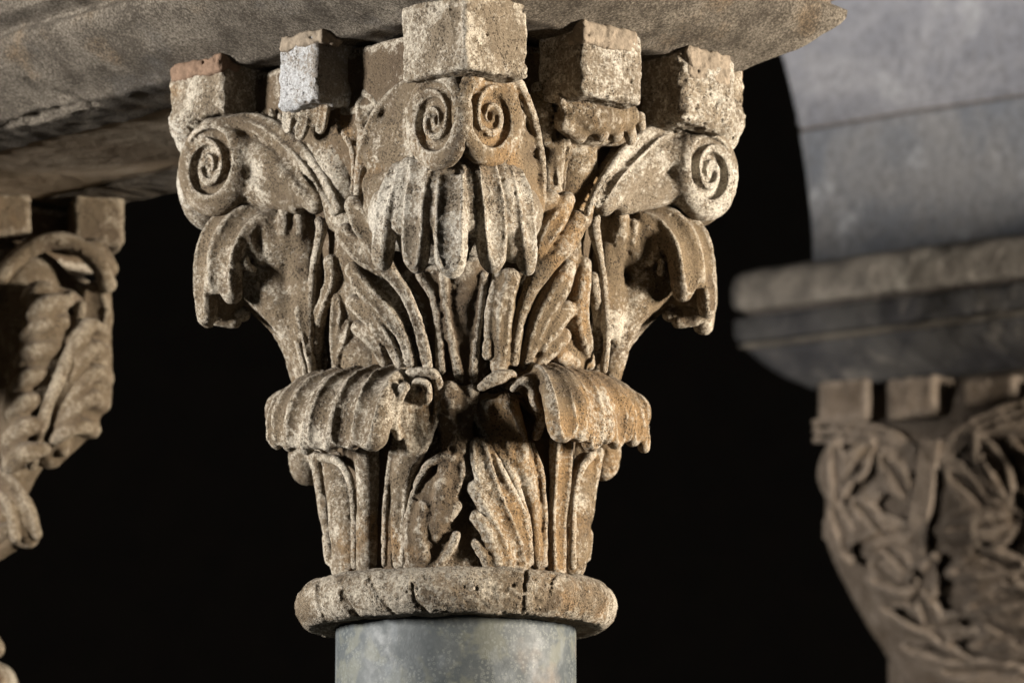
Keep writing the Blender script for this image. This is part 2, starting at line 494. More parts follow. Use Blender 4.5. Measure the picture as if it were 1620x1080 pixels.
def wall_stone(name, a, b, stain):
    m = M(name)
    c = m.mix(m.ramp(m.noise(6, 6, 0.65, 0.6), 0.38, 0.62), a, b)
    c = m.mix(m.ramp(m.noise(11, 6, 0.65, off=6), 0.54, 0.68, 0, 0.7), c, stain)
    c = m.mix(m.ramp(m.noise(90, 5, 0.7, off=4), 0.3, 0.6, 0.4, 0), c, (0.08, 0.075, 0.07))
    n = m.bump(m.noise(70, 6, 0.7), 0.004, 0.8)
    return m.done(c, 0.9, n, 0.2)
ARCH = wall_stone('blue_grey_ashlar', (0.235, 0.24, 0.27), (0.34, 0.34, 0.365), (0.41, 0.415, 0.44))
ARCH_LOW = wall_stone('blue_grey_ashlar_stained', (0.195, 0.21, 0.24), (0.28, 0.28, 0.29), (0.50, 0.515, 0.55))
IMP = wall_stone('impost_stone', (0.20, 0.18, 0.158), (0.31, 0.28, 0.245), (0.42, 0.395, 0.35))
IMP_D = wall_stone('impost_stone_dark', (0.045, 0.045, 0.05), (0.085, 0.082, 0.08), (0.22, 0.20, 0.18))  # darker stone for the lower band and bevel
IMP_F = wall_stone('impost_fillet_stone', (0.09, 0.08, 0.07), (0.17, 0.15, 0.125), (0.06, 0.058, 0.056))
JOINT = mortar('joint_mortar', (0.21, 0.185, 0.17))
DARKWALL = wall_stone('darkened_rubble', (0.010, 0.008, 0.007), (0.014, 0.011, 0.009), (0.02, 0.013, 0.010))  # near-black colour stands in for the lightless depth behind

# ------------------------------------------------------------------ the near capital
zof = lambda px, py, d=0: P(px, py, d)[2]
CAP = thing('stone_capital', 'large sharply lit leafy capital with paired spiral volutes, on the central grey marble shaft', 'capital',
            (AX[0], AX[1], zof(721, 985)), 'carved leafy capitals')

def between(a, b, drop=1, rs=1.0):
    """the stroke half way between two neighbouring strokes, a little shorter"""
    m_ = [tuple((np.array(p) + np.array(q)) / 2) for p, q in zip(a, b)]
    m_ = [(x, y, d, r * rs) for x, y, d, r in m_]
    return m_[:len(m_) - drop] if drop else m_
def cap_part(name, c, m, seed, vox=0.0017, rough=1.0, label=None):
    return part(name, c.mesh(name, vox, rough, seed), m, CAP, label)

# bell
prof = []
for py, R in BELL:
    prof.append((R / S, P(721, py, -R)[2]))
prof = sorted(prof, key=lambda q: q[1])
ztop = onz(1175, 115, CZ + 1.26)[2]
zt_in = ztop - 0.004
prof = [q for q in prof if zof(721, 985) < q[1] < zt_in]
prof = [(prof[0][0], zof(721, 990))] + prof + [(prof[-1][0], zt_in)]
c = Carve().lathe(prof, None)
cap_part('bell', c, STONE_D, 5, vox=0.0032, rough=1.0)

# rolled rim
zc = zof(467, 960, 0)
c = Carve()
R0, hh = 255 / S, 42 / S
prof = []
for i in range(25):
    a = -math.pi / 2 + math.pi * i / 24
    prof.append((R0 - 48 / S + 49 / S * abs(math.cos(a)) ** 0.85, zc + hh * math.sin(a)))
c.lathe([(p[0], p[1]) for p in prof], None)
def rimcut(pts, r, dep=2):
    q = []
    for x, y in pts:
        yc = 962 - 0.118 * math.sqrt(max(0, 255 ** 2 - (x - 721) ** 2))
        sn = max(-.97, min(.97, (yc - y) / 43.0))
        Rr = 255 - 48 + 49 * math.sqrt(1 - sn * sn) ** 0.85
        q.append((x, y, Rr - rbell(y) - 1, r * 1.15))
    c.cut(q, 'b', k=4)
for pts, r in (([(505, 915), (503, 945), (512, 975), (522, 995)], 3.6), ([(543, 940), (553, 965), (575, 985), (592, 996)], 6), ([(586, 915), (596, 935), (612, 958), (628, 972)], 2.6),
               ([(652, 925), (657, 948), (672, 965), (684, 985)], 3.2), ([(832, 898), (831, 920), (828, 945), (826, 965), (822, 992)], 3.0), ([(848, 918), (843, 935), (850, 955)], 2.4),
               ([(700, 966), (735, 974), (780, 978)], 2.4), ([(770, 930), (800, 934)], 1.8), ([(874, 912), (868, 940)], 2.0)):
    rimcut(pts, r)
cap_part('rolled_rim', c, STONE_T, 12, vox=0.0017, rough=1.6)

# --- slab footprint first: its corners come from the soffit plane
ZS = CZ + 1.26
Fc = onz(738, 8, ZS)[:2]
dirL = np.array([math.cos(math.radians(131.8)), math.sin(math.radians(131.8))])
dirR = np.array([math.sin(math.radians(131.8)), -math.cos(math.radians(131.8))])
Rc_raw = onz(1175, 115, ZS)[:2]
LR = float((Rc_raw - Fc) @ dirR)
nL = -dirR; nR = -dirL          # outward normals of the left and the right face
def plan(a, b):
    """a metres along the left edge, b metres along the right edge, from the near corner"""
    k = max(0.0, 1 - a / 1.1) if a > 0 else 1.0
    return Fc + dirL * (a + 0.10 * b * k) + dirR * b * (0.908 + 0.092 * k)
ROT = math.atan2(dirR[1], dirR[0])
def block(px0, px1, side, zt, zb, depth, out=0.013, rnd=5):
    """a block under the slab whose outer face spans photograph columns px0..px1"""
    base = Fc + (nL if side == 'L' else nR) * out
    dr = dirL if side == 'L' else dirR
    res = []
    for px in (px0, px1):
        r = ray(px, 100)
        A = np.array([[dr[0], -r[0]], [dr[1], -r[1]]]); b = CAM[:2] - base
        s = np.linalg.solve(A, b)[0]; res.append(s)
    s0, s1 = sorted(res)
    ctr = base + dr * (s0 + s1) / 2 - (nL if side == 'L' else nR) * depth / 2
    h = [(s1 - s0) / 2, depth / 2, (zt - zb) / 2] if side == 'R' else [depth / 2, (s1 - s0) / 2, (zt - zb) / 2]
    return [ctr[0], ctr[1], (zt + zb) / 2], h

def zat(px, py, side, out=0.013):
    """height of the outer block face seen at a pixel"""
    base = Fc + (nL if side == 'L' else nR) * out
    n = nL if side == 'L' else nR
    r = ray(px, py)
    t = ((base - CAM[:2]) @ n) / (r[:2] @ n)
    return (CAM + r * t)[2]

# blocks: corner, left middle, left corner, right middle, right corner
c = Carve()
hA = (P(735, 118, -470)[2])
cornerA = P(735, 60, -538)[:2]
eL = 0.098; eR = 0.086
ctr = cornerA + dirL * eL / 2 + dirR * eR / 2
ztA = ZS + 0.024
zbA = zat(640, 128, 'L')
c.box([ctr[0], ctr[1], (ztA + zbA) / 2], [eR / 2, eL / 2, (ztA - zbA) / 2], ROT, rnd=6)
e0 = cornerA
def atc(a, b, z, r): return [cornerA[0] + dirL[0] * a + dirR[0] * b, cornerA[1] + dirL[1] * a + dirR[1] * b, z, r]
# broken arris of the corner block
_A = ([ctr[0], ctr[1], (ztA + zbA) / 2], [eR / 2, eL / 2, (ztA - zbA) / 2])
c.late.append(('-', spline([atc(0.018, -0.008, ztA + .01, .012), atc(0.015, -0.006, ztA - .03, .011), atc(0.012, -0.007, ztA - .05, .010), atc(0.004, -0.01, zbA + .01, .009)]), 0.003, 1, None))
c.late.append(('-', spline([atc(0.04, -0.008, ztA - .02, .009), atc(0.032, -0.008, ztA - .035, .0095), atc(0.03, -0.009, ztA - .05, .009)]), 0.004, 1, None))

def chips(cc, ctr, h, n, seed, lo=.004, hi=.012):
    """knock random bits off the edges of a block"""
    rg = random.Random(seed)
    cr, sr = math.cos(ROT), math.sin(ROT)
    for _ in range(n):
        ax_ = rg.choice([0, 1, 2, 2]); s3 = [rg.choice([-1, 1]) for _ in range(3)]
        q = [s3[k] * h[k] for k in range(3)]; q[ax_] = rg.uniform(-1, 1) * h[ax_]
        if ax_ != 2 and q[2] > 0: q[2] = -h[2]
        r_ = rg.uniform(lo, hi)
        for k in range(3):
            if k != ax_: q[k] *= 1 + r_ * .35 / h[k]
        w = [ctr[0] + q[0] * cr - q[1] * sr, ctr[1] + q[0] * sr + q[1] * cr, ctr[2] + q[2]]
        e = rg.uniform(.2, 1.4) * r_
        w2 = [w[0] + (e * cr if ax_ == 0 else -e * sr if ax_ == 1 else 0), w[1] + (e * sr if ax_ == 0 else e * cr if ax_ == 1 else 0), w[2] + (e if ax_ == 2 else 0), r_ * .8]
        cc.late.append(('-', np.array([w + [r_], w2]), 0.004, 1.0, None))
chips(c, *_A, 14, 77, .003, .008)
cap_part('corner_block', c, STONE_B, 31, vox=0.0018, rough=1.7)
def mkblock(px0, px1, side, ytop, ybot, depth, ref, seed, extra=None, mat=STONE_B, name='block', rnd=9, rough=2.0, out=0.013, label=None):
    zt = ZS + 0.008
    zb = zat(ref, ybot, side, out)
    cc = Carve()
    ct_, h = block(px0, px1, side, zt, zb, depth, out)
    cc.box(ct_, h, ROT, rnd=rnd)
    chips(cc, ct_, h, 16, seed)
    if extra: extra(cc, zt, zb)
    return cap_part(name, cc, mat, seed, vox=0.0018, rough=rough, label=label)

def exB(cc, zt, zb):   # broken lower part, drips
    cc.add([(468, 178, 20, 17), (478, 205, 6, 12)], 'f', k=8)
    cc.cut([(515, 95, -5, 12), (512, 150, 10, 13), (505, 190, 20, 10)], 'f', k=5)
    cc.cut([(445, 150, 25, 4), (448, 190, 25, 12)], 'f', k=5)
mkblock(439, 500, 'L', 55, 165, 0.085, 475, 33, exB, STONE_P, label='broken middle block with a pale bluish face')
def exC(cc, zt, zb):
    cc.add([(300, 195, -30, 22), (325, 190, -30, 22)], 'a', k=12)
    cc.cut([(262, 222, -20, 16), (285, 226, -60, 8)], 'a', k=6)
mkblock(266, 351, 'L', 90, 188, 0.08, 300, 35, exC, STONE_B, label='squared corner block above the left volute', name='corner_block')
def exD(cc, zt, zb):
    cc.cut([(1022, 60, -60, 10), (1026, 110, -60, 8), (1022, 150, -60, 12)], 'a', k=6)
    cc.cut([(990, 72, -150, 5), (1010, 80, -140, 6)], 'a', k=4)
    cc.cut([(925, 150, 40, 12), (915, 175, 40, 14)], 'a', k=5)
mkblock(921, 1017, 'R', 55, 158, 0.07, 970, 37, None, STONE_W, label='whitened middle block above the right face', out=-0.004)
def exE(cc, zt, zb):
    cc.add([(1118, 165, -25, 38), (1138, 190, -10, 38), (1142, 212, -14, 30)], 'a', k=14)
    cc.cut([(1176, 100, -60, 16), (1184, 128, -20, 18), (1192, 150, 0, 14), (1192, 110, 60, 18)], 'a', k=8)
    cc.cut([(1078, 95, -110, 12), (1074, 140, -112, 10), (1082, 185, -110, 12), (1090, 215, -100, 10)], 'a', k=8)
    cc.cut([(1186, 244, 0, 12)], 'a', k=6)
mkblock(1080, 1168, 'R', 115, 200, 0.075, 1120, 39, exE, STONE_W, label='eroded whitened corner block above the right volute', name='corner_block', rnd=16, rough=2.8, out=-0.016)
# mortar beds smeared on the block tops
def mort(px0, px1, side, thick_px, ref, ybot, seed, out=0.0155, m=MORTAR):
    cc = Carve()
    zt = ZS + 0.010; zb = zat(ref, ybot, side, out)
    ct_, h = block(px0, px1, side, zt, zb, 0.03, out)
    cc.box(ct_, h, ROT, rnd=5)
    return cap_part('mortar_bed', cc, m, seed, vox=0.0018, rough=2.8)
mort(267, 349, 'L', 0, 300, 124, 51)
mort(440, 508, 'L', 0, 475, 74, 52, m=MORTAR_G)
mort(923, 1013, 'R', 0, 970, 78, 53, out=-0.0015, m=MORTAR_G)
mort(1090, 1160, 'R', 0, 1125, 130, 54, out=-0.015, m=MORTAR_G)

# recessed core of the top between the blocks
cc = Carve()
cen = np.array([AX[0], AX[1]])
hw = 0.186
cc.box([cen[0], cen[1], (ZS - 0.003 + CZ + 1.185) / 2], [hw, hw, (ZS - 0.003 - CZ - 1.185) / 2], ROT, rnd=8)
for s in (1, -1):
    cc.box([cen[0] + s * 0.105, cen[1], (ZS - 0.003 + CZ + 1.185) / 2], [.09, .09, (ZS - 0.003 - CZ - 1.185) / 2], ROT, rnd=8)
    cc.box([cen[0], cen[1] + s * 0.12, (ZS - 0.003 + CZ + 1.185) / 2], [.09, .09, (ZS - 0.003 - CZ - 1.185) / 2], ROT, rnd=8)
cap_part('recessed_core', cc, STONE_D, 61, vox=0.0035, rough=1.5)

# ---- corner volutes facing the lens
def disc_vol(cx, cy, d, nrm, R, thick, name, seed, mat, turn=1, sy=1.0, sx=1.0, start=0.0, gw=6.5, extra=None, loops=1.85, inner=0.12, gdep=0.5, vox=0.0015):
    """a scroll: a thick rounded disc whose face looks along nrm, with a spiral cut in it"""
    cc = Carve()
    n = np.array(nrm, float); n /= np.linalg.norm(n)
    e1 = np.cross([0, 0, 1], n); e1 /= np.linalg.norm(e1); e2 = np.cross(n, e1)
    C = P(cx, cy, d)
    R = R / S; thick = thick / S
    # body from concentric rings so that the rim is round
    ring = []
    for a in np.linspace(0, 2 * math.pi, 25):
        ring.append(list(C - n * thick * 0.5 + (e1 * math.cos(a) * sx + e2 * math.sin(a) * sy) * (R - thick * 0.5)) + [thick * 0.5])
    cc.ops.append(('+', np.array(ring), 3 / S, 1.0, None))
    for q in (0.65, 0.3):
        ring = [list(C - n * thick * 0.52 + (e1 * math.cos(a) * sx + e2 * math.sin(a) * sy) * (R * q)) + [thick * 0.52] for a in np.linspace(0, 2 * math.pi, 17)]
        cc.ops.append(('+', np.array(ring), 10 / S, 1.0, None))
    for dep, wk in ((0.15, 1.0), (-0.55, 0.9)):
        sp = []
        N = 60
        for i in range(N + 1):
            t = i / N
            a = start + turn * t * loops * 2 * math.pi
            rr = R * (0.60 * (1 - t) ** 1.0 + inner)
            w = gw / S * (1.0 - 0.45 * t) * min(1, 0.25 + t * 6)
            sp.append(list(C + n * (w * dep + max(0, .15 - t) * 0.02) + (e1 * math.cos(a) * sx + e2 * math.sin(a) * sy) * rr) + [w * wk])
        cc.late.append(('-', np.array(sp), 1.5 / S, 1.0, None))
    if extra: extra(cc)
    return cap_part(name, cc, mat, seed, vox=vox, rough=0.8)

def exFL(cc):
    # flank sweeping back from the left scroll
    for y, x0, w in ((165, 612, 30), (205, 592, 34), (245, 582, 34), (290, 580, 34)):
        cc.add([(668, y, -345, 26), (x0 + 18, y + 3, -272, 26)], 'a', k=16)
    cc.add([(665, 150, -345, 24), (632, 162, -305, 22)], 'a', k=14)
    cc.add([(668, 126, -368, 10), (632, 141, -328, 9), (600, 172, -290, 8), (580, 215, -268, 8), (570, 260, -256, 8), (566, 305, -250, 8)], 'a', k=8)
    cc.add([(600, 330, -270, 26), (660, 300, -330, 30)], 'a', k=16)
def exFR(cc):
    for y, x0 in ((150, 815), (185, 828), (225, 836), (265, 840), (300, 842)):
        cc.add([(790, y, -345, 26), (x0 - 14, y + 3, -285, 24)], 'a', k=16)
    cc.add([(790, 116, -372, 9), (817, 125, -345, 8), (836, 165, -312, 8), (850, 215, -288, 8), (856, 260, -278, 8), (857, 310, -274, 8)], 'a', k=8)
    cc.add([(840, 330, -275, 22), (790, 300, -335, 30)], 'a', k=16)
disc_vol(683, 189, -440, (-0.74, -0.67, -0.05), 78, 30, 'volute', 71, STONE, turn=-1, sx=0.88, start=2.2, gw=11, extra=exFL)
disc_vol(781, 183, -440, (0.72, -0.69, -0.05), 78, 30, 'volute', 72, STONE_R, turn=1, sx=0.90, start=0.9, gw=10.5, extra=exFR)

# left corner scroll with its stem
def exL(cc):
    cc.add([(350, 262, 0, 55)], 'a', k=14, flat=0.6, n=(-.7, -.7, 0)) if False else None
    cc.add([(372, 242, -54, 36), (415, 250, -78, 34), (455, 278, -122, 26), (500, 322, -160, 18)], 'a', k=10)
    cc.add([(372, 290, -50, 34), (418, 299, -80, 29), (470, 320, -125, 20)], 'a', k=10)
    # upper rim, a raised band from scroll to heart of the face
    cc.add([(330, 200, -64, 12), (372, 194, -78, 13), (410, 203, -101, 13), (450, 232, -134, 12), (480, 268, -166, 11), (510, 312, -196, 9), (530, 335, -206, 7)], 'a', k=6)
    cc.add([(372, 188, -76, 8), (410, 188, -98, 9), (455, 213, -134, 10), (495, 255, -171, 9), (520, 295, -198, 8), (536, 330, -214, 7)], 'a', k=4)
    cc.cut([(368, 192, -98, 5), (400, 205, -116, 9), (430, 233, -138, 13), (458, 262, -160, 15), (486, 297, -182, 15), (512, 335, -204, 12)], 'a', k=2)
    # saw teeth on top
    for x, y, h in ((372, 186, 10), (404, 182, 14), (425, 196, 10)):
        cc.add([(x, y + 6, -70, 7), (x + 2, y - h * .2, -74, 3.5)], 'a', k=3)
disc_vol(328, 262, -72, (-0.60, -0.80, -0.02), 79, 46, 'volute', 73, STONE, turn=-1, sx=0.86, start=2.6, gw=10.5, extra=exL)
def exR(cc):
    cc.add([(1080, 244, -54, 36), (1040, 252, -78, 34), (998, 280, -120, 26), (955, 324, -158, 18)], 'a', k=10)
    cc.add([(1080, 292, -50, 34), (1037, 301, -80, 29), (985, 322, -125, 20)], 'a', k=10)
    cc.add([(1130, 205, -56, 14), (1090, 198, -76, 14), (1050, 208, -104, 13), (1010, 238, -138, 12), (980, 270, -164, 11), (950, 315, -194, 9), (938, 338, -204, 7)], 'a', k=6)
    cc.add([(1075, 190, -82, 8), (1030, 205, -116, 9), (990, 235, -154, 9), (965, 268, -181, 8), (945, 300, -198, 8), (930, 335, -211, 7)], 'a', k=4)
    cc.cut([(1074, 200, -104, 5), (1040, 212, -128, 8), (1008, 238, -150, 10), (982, 266, -172, 10), (960, 296, -190, 10), (940, 336, -206, 10)], 'a', k=2)
    for x, y in ((1037, 190), (1062, 190)):
        cc.add([(x, y + 12, -88, 8), (x - 1, y - 4, -90, 3)], 'a', k=3)
disc_vol(1126, 271, -72, (0.60, -0.80, -0.02), 76, 46, 'volute', 74, STONE_W, turn=1, sx=0.80, start=0.7, gw=10, extra=exR, inner=0.10)

# ---- drooping leaf under the near corner: five hollow fingers
c = Carve()
c.add([(645, 300, -345, 34), (652, 350, -365, 34), (655, 395, -370, 22)], 'a', k=14)
c.add([(722, 290, -370, 38), (722, 350, -385, 36), (722, 400, -388, 22)], 'a', k=14)
c.add([(800, 300, -350, 32), (808, 350, -365, 32), (812, 395, -370, 22)], 'a', k=14)
c.add([(640, 340, -290, 60), (720, 340, -300, 70), (800, 340, -290, 60)], 'a', k=14)
c.add([(690, 380, -240, 40), (740, 380, -240, 40)], 'a', k=14)
fing = [[(634, 274, -352, 20), (620, 310, -372, 22), (610, 360, -380, 21), (606, 405, -372, 19), (608, 418, -368, 12)],
        [(668, 262, -382, 22), (664, 300, -402, 24), (660, 350, -412, 24), (659, 400, -406, 23), (660, 418, -400, 15)],
        [(716, 272, -395, 24), (714, 310, -420, 27), (713, 360, -428, 28), (713, 405, -420, 27), (715, 422, -410, 20)],
        [(766, 266, -388, 20), (772, 300, -404, 24), (776, 350, -412, 26), (778, 400, -406, 24), (779, 417, -400, 16)],
        [(812, 280, -358, 19), (822, 310, -372, 21), (828, 360, -380, 20), (832, 405, -372, 18), (835, 424, -368, 12)]]
for p, q in zip(fing[:-1], fing[1:]):
    c.add([(x, y, d + 13, r) for x, y, d, r in between(p, q, 2, 1.0)], 'a', k=5)
for i, q in enumerate(fing):
    nn = [(-.72, -.69, 0), (-.66, -.75, 0), (0.12, -.99, 0), (.55, -.83, 0), (.62, -.78, 0)][i]
    c.add(q, 'a', k=3, g=1, gr=1.3, gd=1.86, core=45, gk=2, side=(-.55, -.5, -.25, .4, .5)[i])
c.cut([(640, 265, -395, 9), (636, 300, -405, 6)], 'a', k=4)
c.cut([(742, 258, -425, 8)], 'a', k=4)
c.cut([(725, 268, -415, 9)], 'a', k=4)
cap_part('drooping_leaf', c, STONE_W, 81, vox=0.0014, rough=0.9, label='five fluted fingers of the leaf hanging under the near corner')

SIDE = -0.2
# ---- upper corner leaf, left
c = Carve()
c.add([(487, 600, -45, 18), (470, 535, -45, 24), (445, 475, -45, 40), (400, 440, -25, 44), (355, 455, -12, 38)], 'a', k=12)
c.add([(455, 370, -50, 46), (395, 370, -20, 46), (352, 420, -8, 36), (342, 478, -4, 33)], 'a', k=14)
c.add([(480, 350, -90, 26), (485, 430, -80, 30), (482, 520, -80, 20)], 'a', k=14)
c.add([(400, 385, -40, 40), (430, 360, -50, 36)], 'a', k=14)
c.cut([(418, 440, -112, 26), (440, 420, -128, 30), (447, 468, -118, 24)], 'a', k=14, flat=1.0)
c.cut([(450, 400, -130, 26), (462, 470, -130, 22)], 'a', k=12)
UL1 = [(404, 322, -38, 15), (358, 345, -50, 17), (330, 390, -54, 18), (324, 450, -52, 17), (327, 500, -44, 15)]
UL2 = [(442, 332, -68, 15), (396, 348, -78, 18), (368, 394, -84, 20), (361, 440, -80, 19), (368, 464, -72, 15)]
c.add(between(UL1, UL2, 1, 1.15), 'a', k=7)
c.add(UL1, 'a', k=5, fat=1.12, g=1, gr=1.25, gd=1.68, gk=1.2, core=20, bias=1.1, side=SIDE)
c.add(UL2, 'a', k=5, fat=1.12, g=1, gr=1.25, gd=1.68, gk=1.2, core=20, bias=1.1, side=SIDE)
c.add([(430, 362, -66, 36), (445, 400, -62, 38), (468, 372, -82, 30)], 'a', k=10)
c.add([(436, 348, -92, 8), (410, 350, -92, 10), (396, 372, -92, 10), (400, 394, -88, 9), (412, 410, -84, 8)], 'a', k=9)
c.cut([(421, 376, -114, 14), (420, 392, -108, 11)], 'a', k=4)
c.add([(388, 410, -92, 7), (390, 420, -90, 7), (402, 428, -88, 5)], 'a', k=6)
c.add([(452, 336, -106, 14), (450, 360, -104, 13), (456, 385, -92, 10)], 'a', k=4)
c.add([(474, 344, -112, 11), (475, 362, -110, 11), (470, 388, -98, 9)], 'a', k=4)
c.add([(505, 350, -141, 8), (509, 362, -146, 10), (503, 392, -138, 8), (496, 425, -120, 7), (492, 480, -102, 7), (490, 540, -92, 6), (495, 585, -92, 6)], 'a', k=7)

c.add([(452, 500, -68, 5), (470, 540, -72, 5), (484, 592, -75, 5)], 'a', k=6)
c.add([(470, 490, -98, 4), (480, 540, -96, 4), (492, 590, -96, 4)], 'a', k=6)
c.add([(345, 505, 0, 12), (370, 508, 0, 12)], 'a', k=8)
cap_part('corner_leaf', c, STONE, 82, rough=0.9, label='curling leaf below the left volute')

SIDE = 0.2
# ---- upper corner leaf, right
c = Carve()
c.add([(965, 600, -45, 18), (978, 535, -45, 24), (1000, 475, -45, 38), (1045, 440, -25, 42), (1085, 450, -12, 36)], 'a', k=12)
c.add([(990, 375, -50, 44), (1045, 372, -20, 44), (1088, 410, -8, 36), (1098, 460, -4, 33)], 'a', k=14)
c.add([(965, 355, -95, 22), (962, 430, -85, 26), (968, 520, -80, 18)], 'a', k=14)
c.add([(1042, 385, -40, 40), (1012, 360, -50, 34)], 'a', k=14)
c.cut([(1026, 440, -112, 24), (1005, 425, -128, 30), (998, 468, -118, 24)], 'a', k=14)
c.cut([(990, 400, -130, 24), (985, 470, -128, 20)], 'a', k=12)
UR1 = [(1040, 322, -38, 14), (1080, 342, -50, 16), (1108, 385, -54, 17), (1117, 440, -52, 15), (1118, 490, -44, 13)]
UR2 = [(1000, 332, -68, 12), (1045, 348, -80, 18), (1074, 390, -90, 21), (1082, 435, -86, 21), (1080, 462, -74, 15)]
c.add(between(UR1, UR2, 1, 1.1), 'a', k=7)
c.add(UR1, 'a', k=5, fat=1.12, g=1, gr=1.25, gd=1.68, gk=1.2, core=20, bias=1.1, side=SIDE)
c.add(UR2, 'a', k=5, fat=1.12, g=1, gr=1.25, gd=1.68, gk=1.2, core=20, bias=1.1, side=SIDE)
c.add([(1018, 362, -66, 36), (1002, 400, -62, 38), (980, 372, -82, 30)], 'a', k=10)
c.add([(1010, 364, -92, 8), (1030, 364, -92, 10), (1044, 380, -92, 10), (1040, 400, -88, 9), (1030, 414, -84, 8)], 'a', k=9)
c.cut([(1021, 388, -114, 13), (1020, 402, -108, 11)], 'a', k=4)
c.add([(1048, 415, -92, 7), (1046, 430, -88, 8)], 'a', k=6)
c.add([(982, 346, -112, 14), (980, 372, -110, 15), (978, 405, -98, 12)], 'a', k=4)
c.add([(1002, 356, -104, 10), (1000, 380, -100, 10)], 'a', k=4)
c.add([(942, 345, -141, 8), (940, 362, -144, 10), (946, 392, -138, 8), (953, 425, -120, 7), (958, 480, -102, 7), (960, 540, -92, 6), (956, 585, -90, 6)], 'a', k=7)
c.add([(1060, 497, 0, 12), (1100, 500, 0, 11)], 'a', k=8)
c.add([(1121, 492, -25, 8)], 'a', k=4)
cap_part('corner_leaf', c, STONE_R, 83, rough=0.9, label='curling ochre stained leaf below the right volute')

# ---- sprays between the corner leaves
c = Carve()
c.add([(570, 570, -2, 36), (560, 470, 0, 40), (575, 360, 2, 40)], 'b', k=10, flat=0.5)
c.add([(640, 575, -3, 30), (625, 500, -2, 34), (600, 430, 2, 34)], 'b', k=10, flat=0.5)
c.add([(508, 580, -4, 14), (512, 480, 0, 16)], 'b', k=10, flat=0.5)
sp = dict(k=4, g=1, gr=1.05, gd=1.5, gk=2, side=-.45)
c.add([(562, 326, 46, 18), (578, 352, 50, 24), (594, 390, 42, 21.6), (612, 425, 32, 14.4), (640, 462, 28, 9.6), (662, 515, 24, 9.5), (676, 578, 18, 9.5)], 'b', **sp)
c.add([(548, 372, 34, 19.2), (572, 396, 36, 21.6), (600, 425, 30, 12)], 'b', **sp)
c.add([(600, 318, 54, 19.2), (606, 345, 54, 19.2), (606, 380, 46, 16.8)], 'b', k=4)
c.add([(560, 428, 26, 14.4), (580, 458, 32, 16.8), (612, 492, 30, 14.4), (636, 530, 26, 10.8), (652, 576, 20, 9.5)], 'b', **sp)
c.add([(560, 478, 22, 14.4), (584, 500, 30, 16.8), (612, 535, 28, 12), (632, 575, 20, 9.5)], 'b', **sp)
c.add([(568, 518, 20, 13.2), (590, 535, 26, 14.4), (608, 572, 18, 9.6)], 'b', **sp)
c.add([(524, 415, 26, 13.2), (526, 440, 30, 13.2), (516, 470, 28, 10.8), (505, 500, 26, 10.8), (500, 545, 24, 10.8), (502, 582, 18, 9.5)], 'b', **sp)
c.add([(535, 475, 22, 10.8), (534, 510, 28, 12), (532, 545, 26, 10.8), (533, 580, 20, 9.5)], 'b', k=2.5, g=1, gr=1.0, gd=1.5, gk=2)
c.add([(550, 512, 18, 9.5), (545, 528, 22, 9.6), (536, 560, 20, 9.5)], 'b', k=2.5, g=1, gr=1.0, gd=1.5, gk=2)
cap_part('acanthus_spray', c, STONE, 84, label='pale lobed leaves on the left face')

c = Carve()
c.add([(900, 570, -2, 36), (890, 470, 0, 40), (885, 370, 2, 36)], 'b', k=10, flat=0.5)
c.add([(815, 575, -3, 30), (830, 500, -2, 34), (860, 430, 2, 34)], 'b', k=10, flat=0.5)
c.add([(895, 318, 46, 15.6), (880, 345, 50, 19.2), (862, 372, 44, 18), (850, 400, 36, 14.4)], 'b', k=4, g=1, gr=1.0, gd=1.75, gk=3, side=.3)
c.add([(912, 350, 36, 19.2), (896, 378, 42, 21.6), (868, 410, 40, 20.4), (842, 452, 34, 14.4), (822, 505, 28, 9.6), (812, 572, 20, 9.5)], 'b', k=3)
c.add([(850, 320, 36, 21.6), (868, 318, 40, 19.2)], 'b', k=4)
c.add([(896, 425, 26, 15.6), (882, 455, 32, 20.4), (858, 495, 30, 19.2), (842, 540, 26, 14.4), (832, 575, 18, 10.8)], 'b', k=4, g=1, gr=1.0, gd=1.75, gk=3, side=.3)
c.add([(895, 490, 24, 16.8), (878, 512, 30, 16.8), (858, 545, 26, 14.4)], 'b', k=4, g=1, gr=1.0, gd=1.75, gk=3, side=.3)
c.add([(888, 532, 22, 15.6), (870, 552, 24, 14.4), (850, 575, 18, 10.8)], 'b', k=4, g=1, gr=1.0, gd=1.75, gk=3, side=.3)
c.add([(884, 560, 16, 14.4), (905, 575, 14, 14.4)], 'b', k=4)
c.add([(924, 418, 24, 12), (920, 455, 30, 15.6), (916, 500, 28, 16.8), (924, 540, 24, 14.4), (932, 576, 18, 9.6)], 'b', k=4, g=1, gr=1.0, gd=1.75, gk=3, side=.3)
c.add([(938, 440, 24, 9.5), (946, 500, 28, 9.5), (945, 580, 20, 9.5)], 'b', k=3)
c.add([(806, 440, 28, 16.8), (797, 480, 30, 18), (792, 530, 26, 16.8), (790, 580, 18, 14.4)], 'b', k=4, g=1, gr=1.0, gd=1.75, gk=3, side=.3)
c.add([(788, 436, 24, 9.5), (777, 490, 26, 9.5), (772, 560, 22, 9.5)], 'b', k=2)
cap_part('acanthus_spray', c, STONE_R, 85, label='ochre stained lobed leaves on the right face')

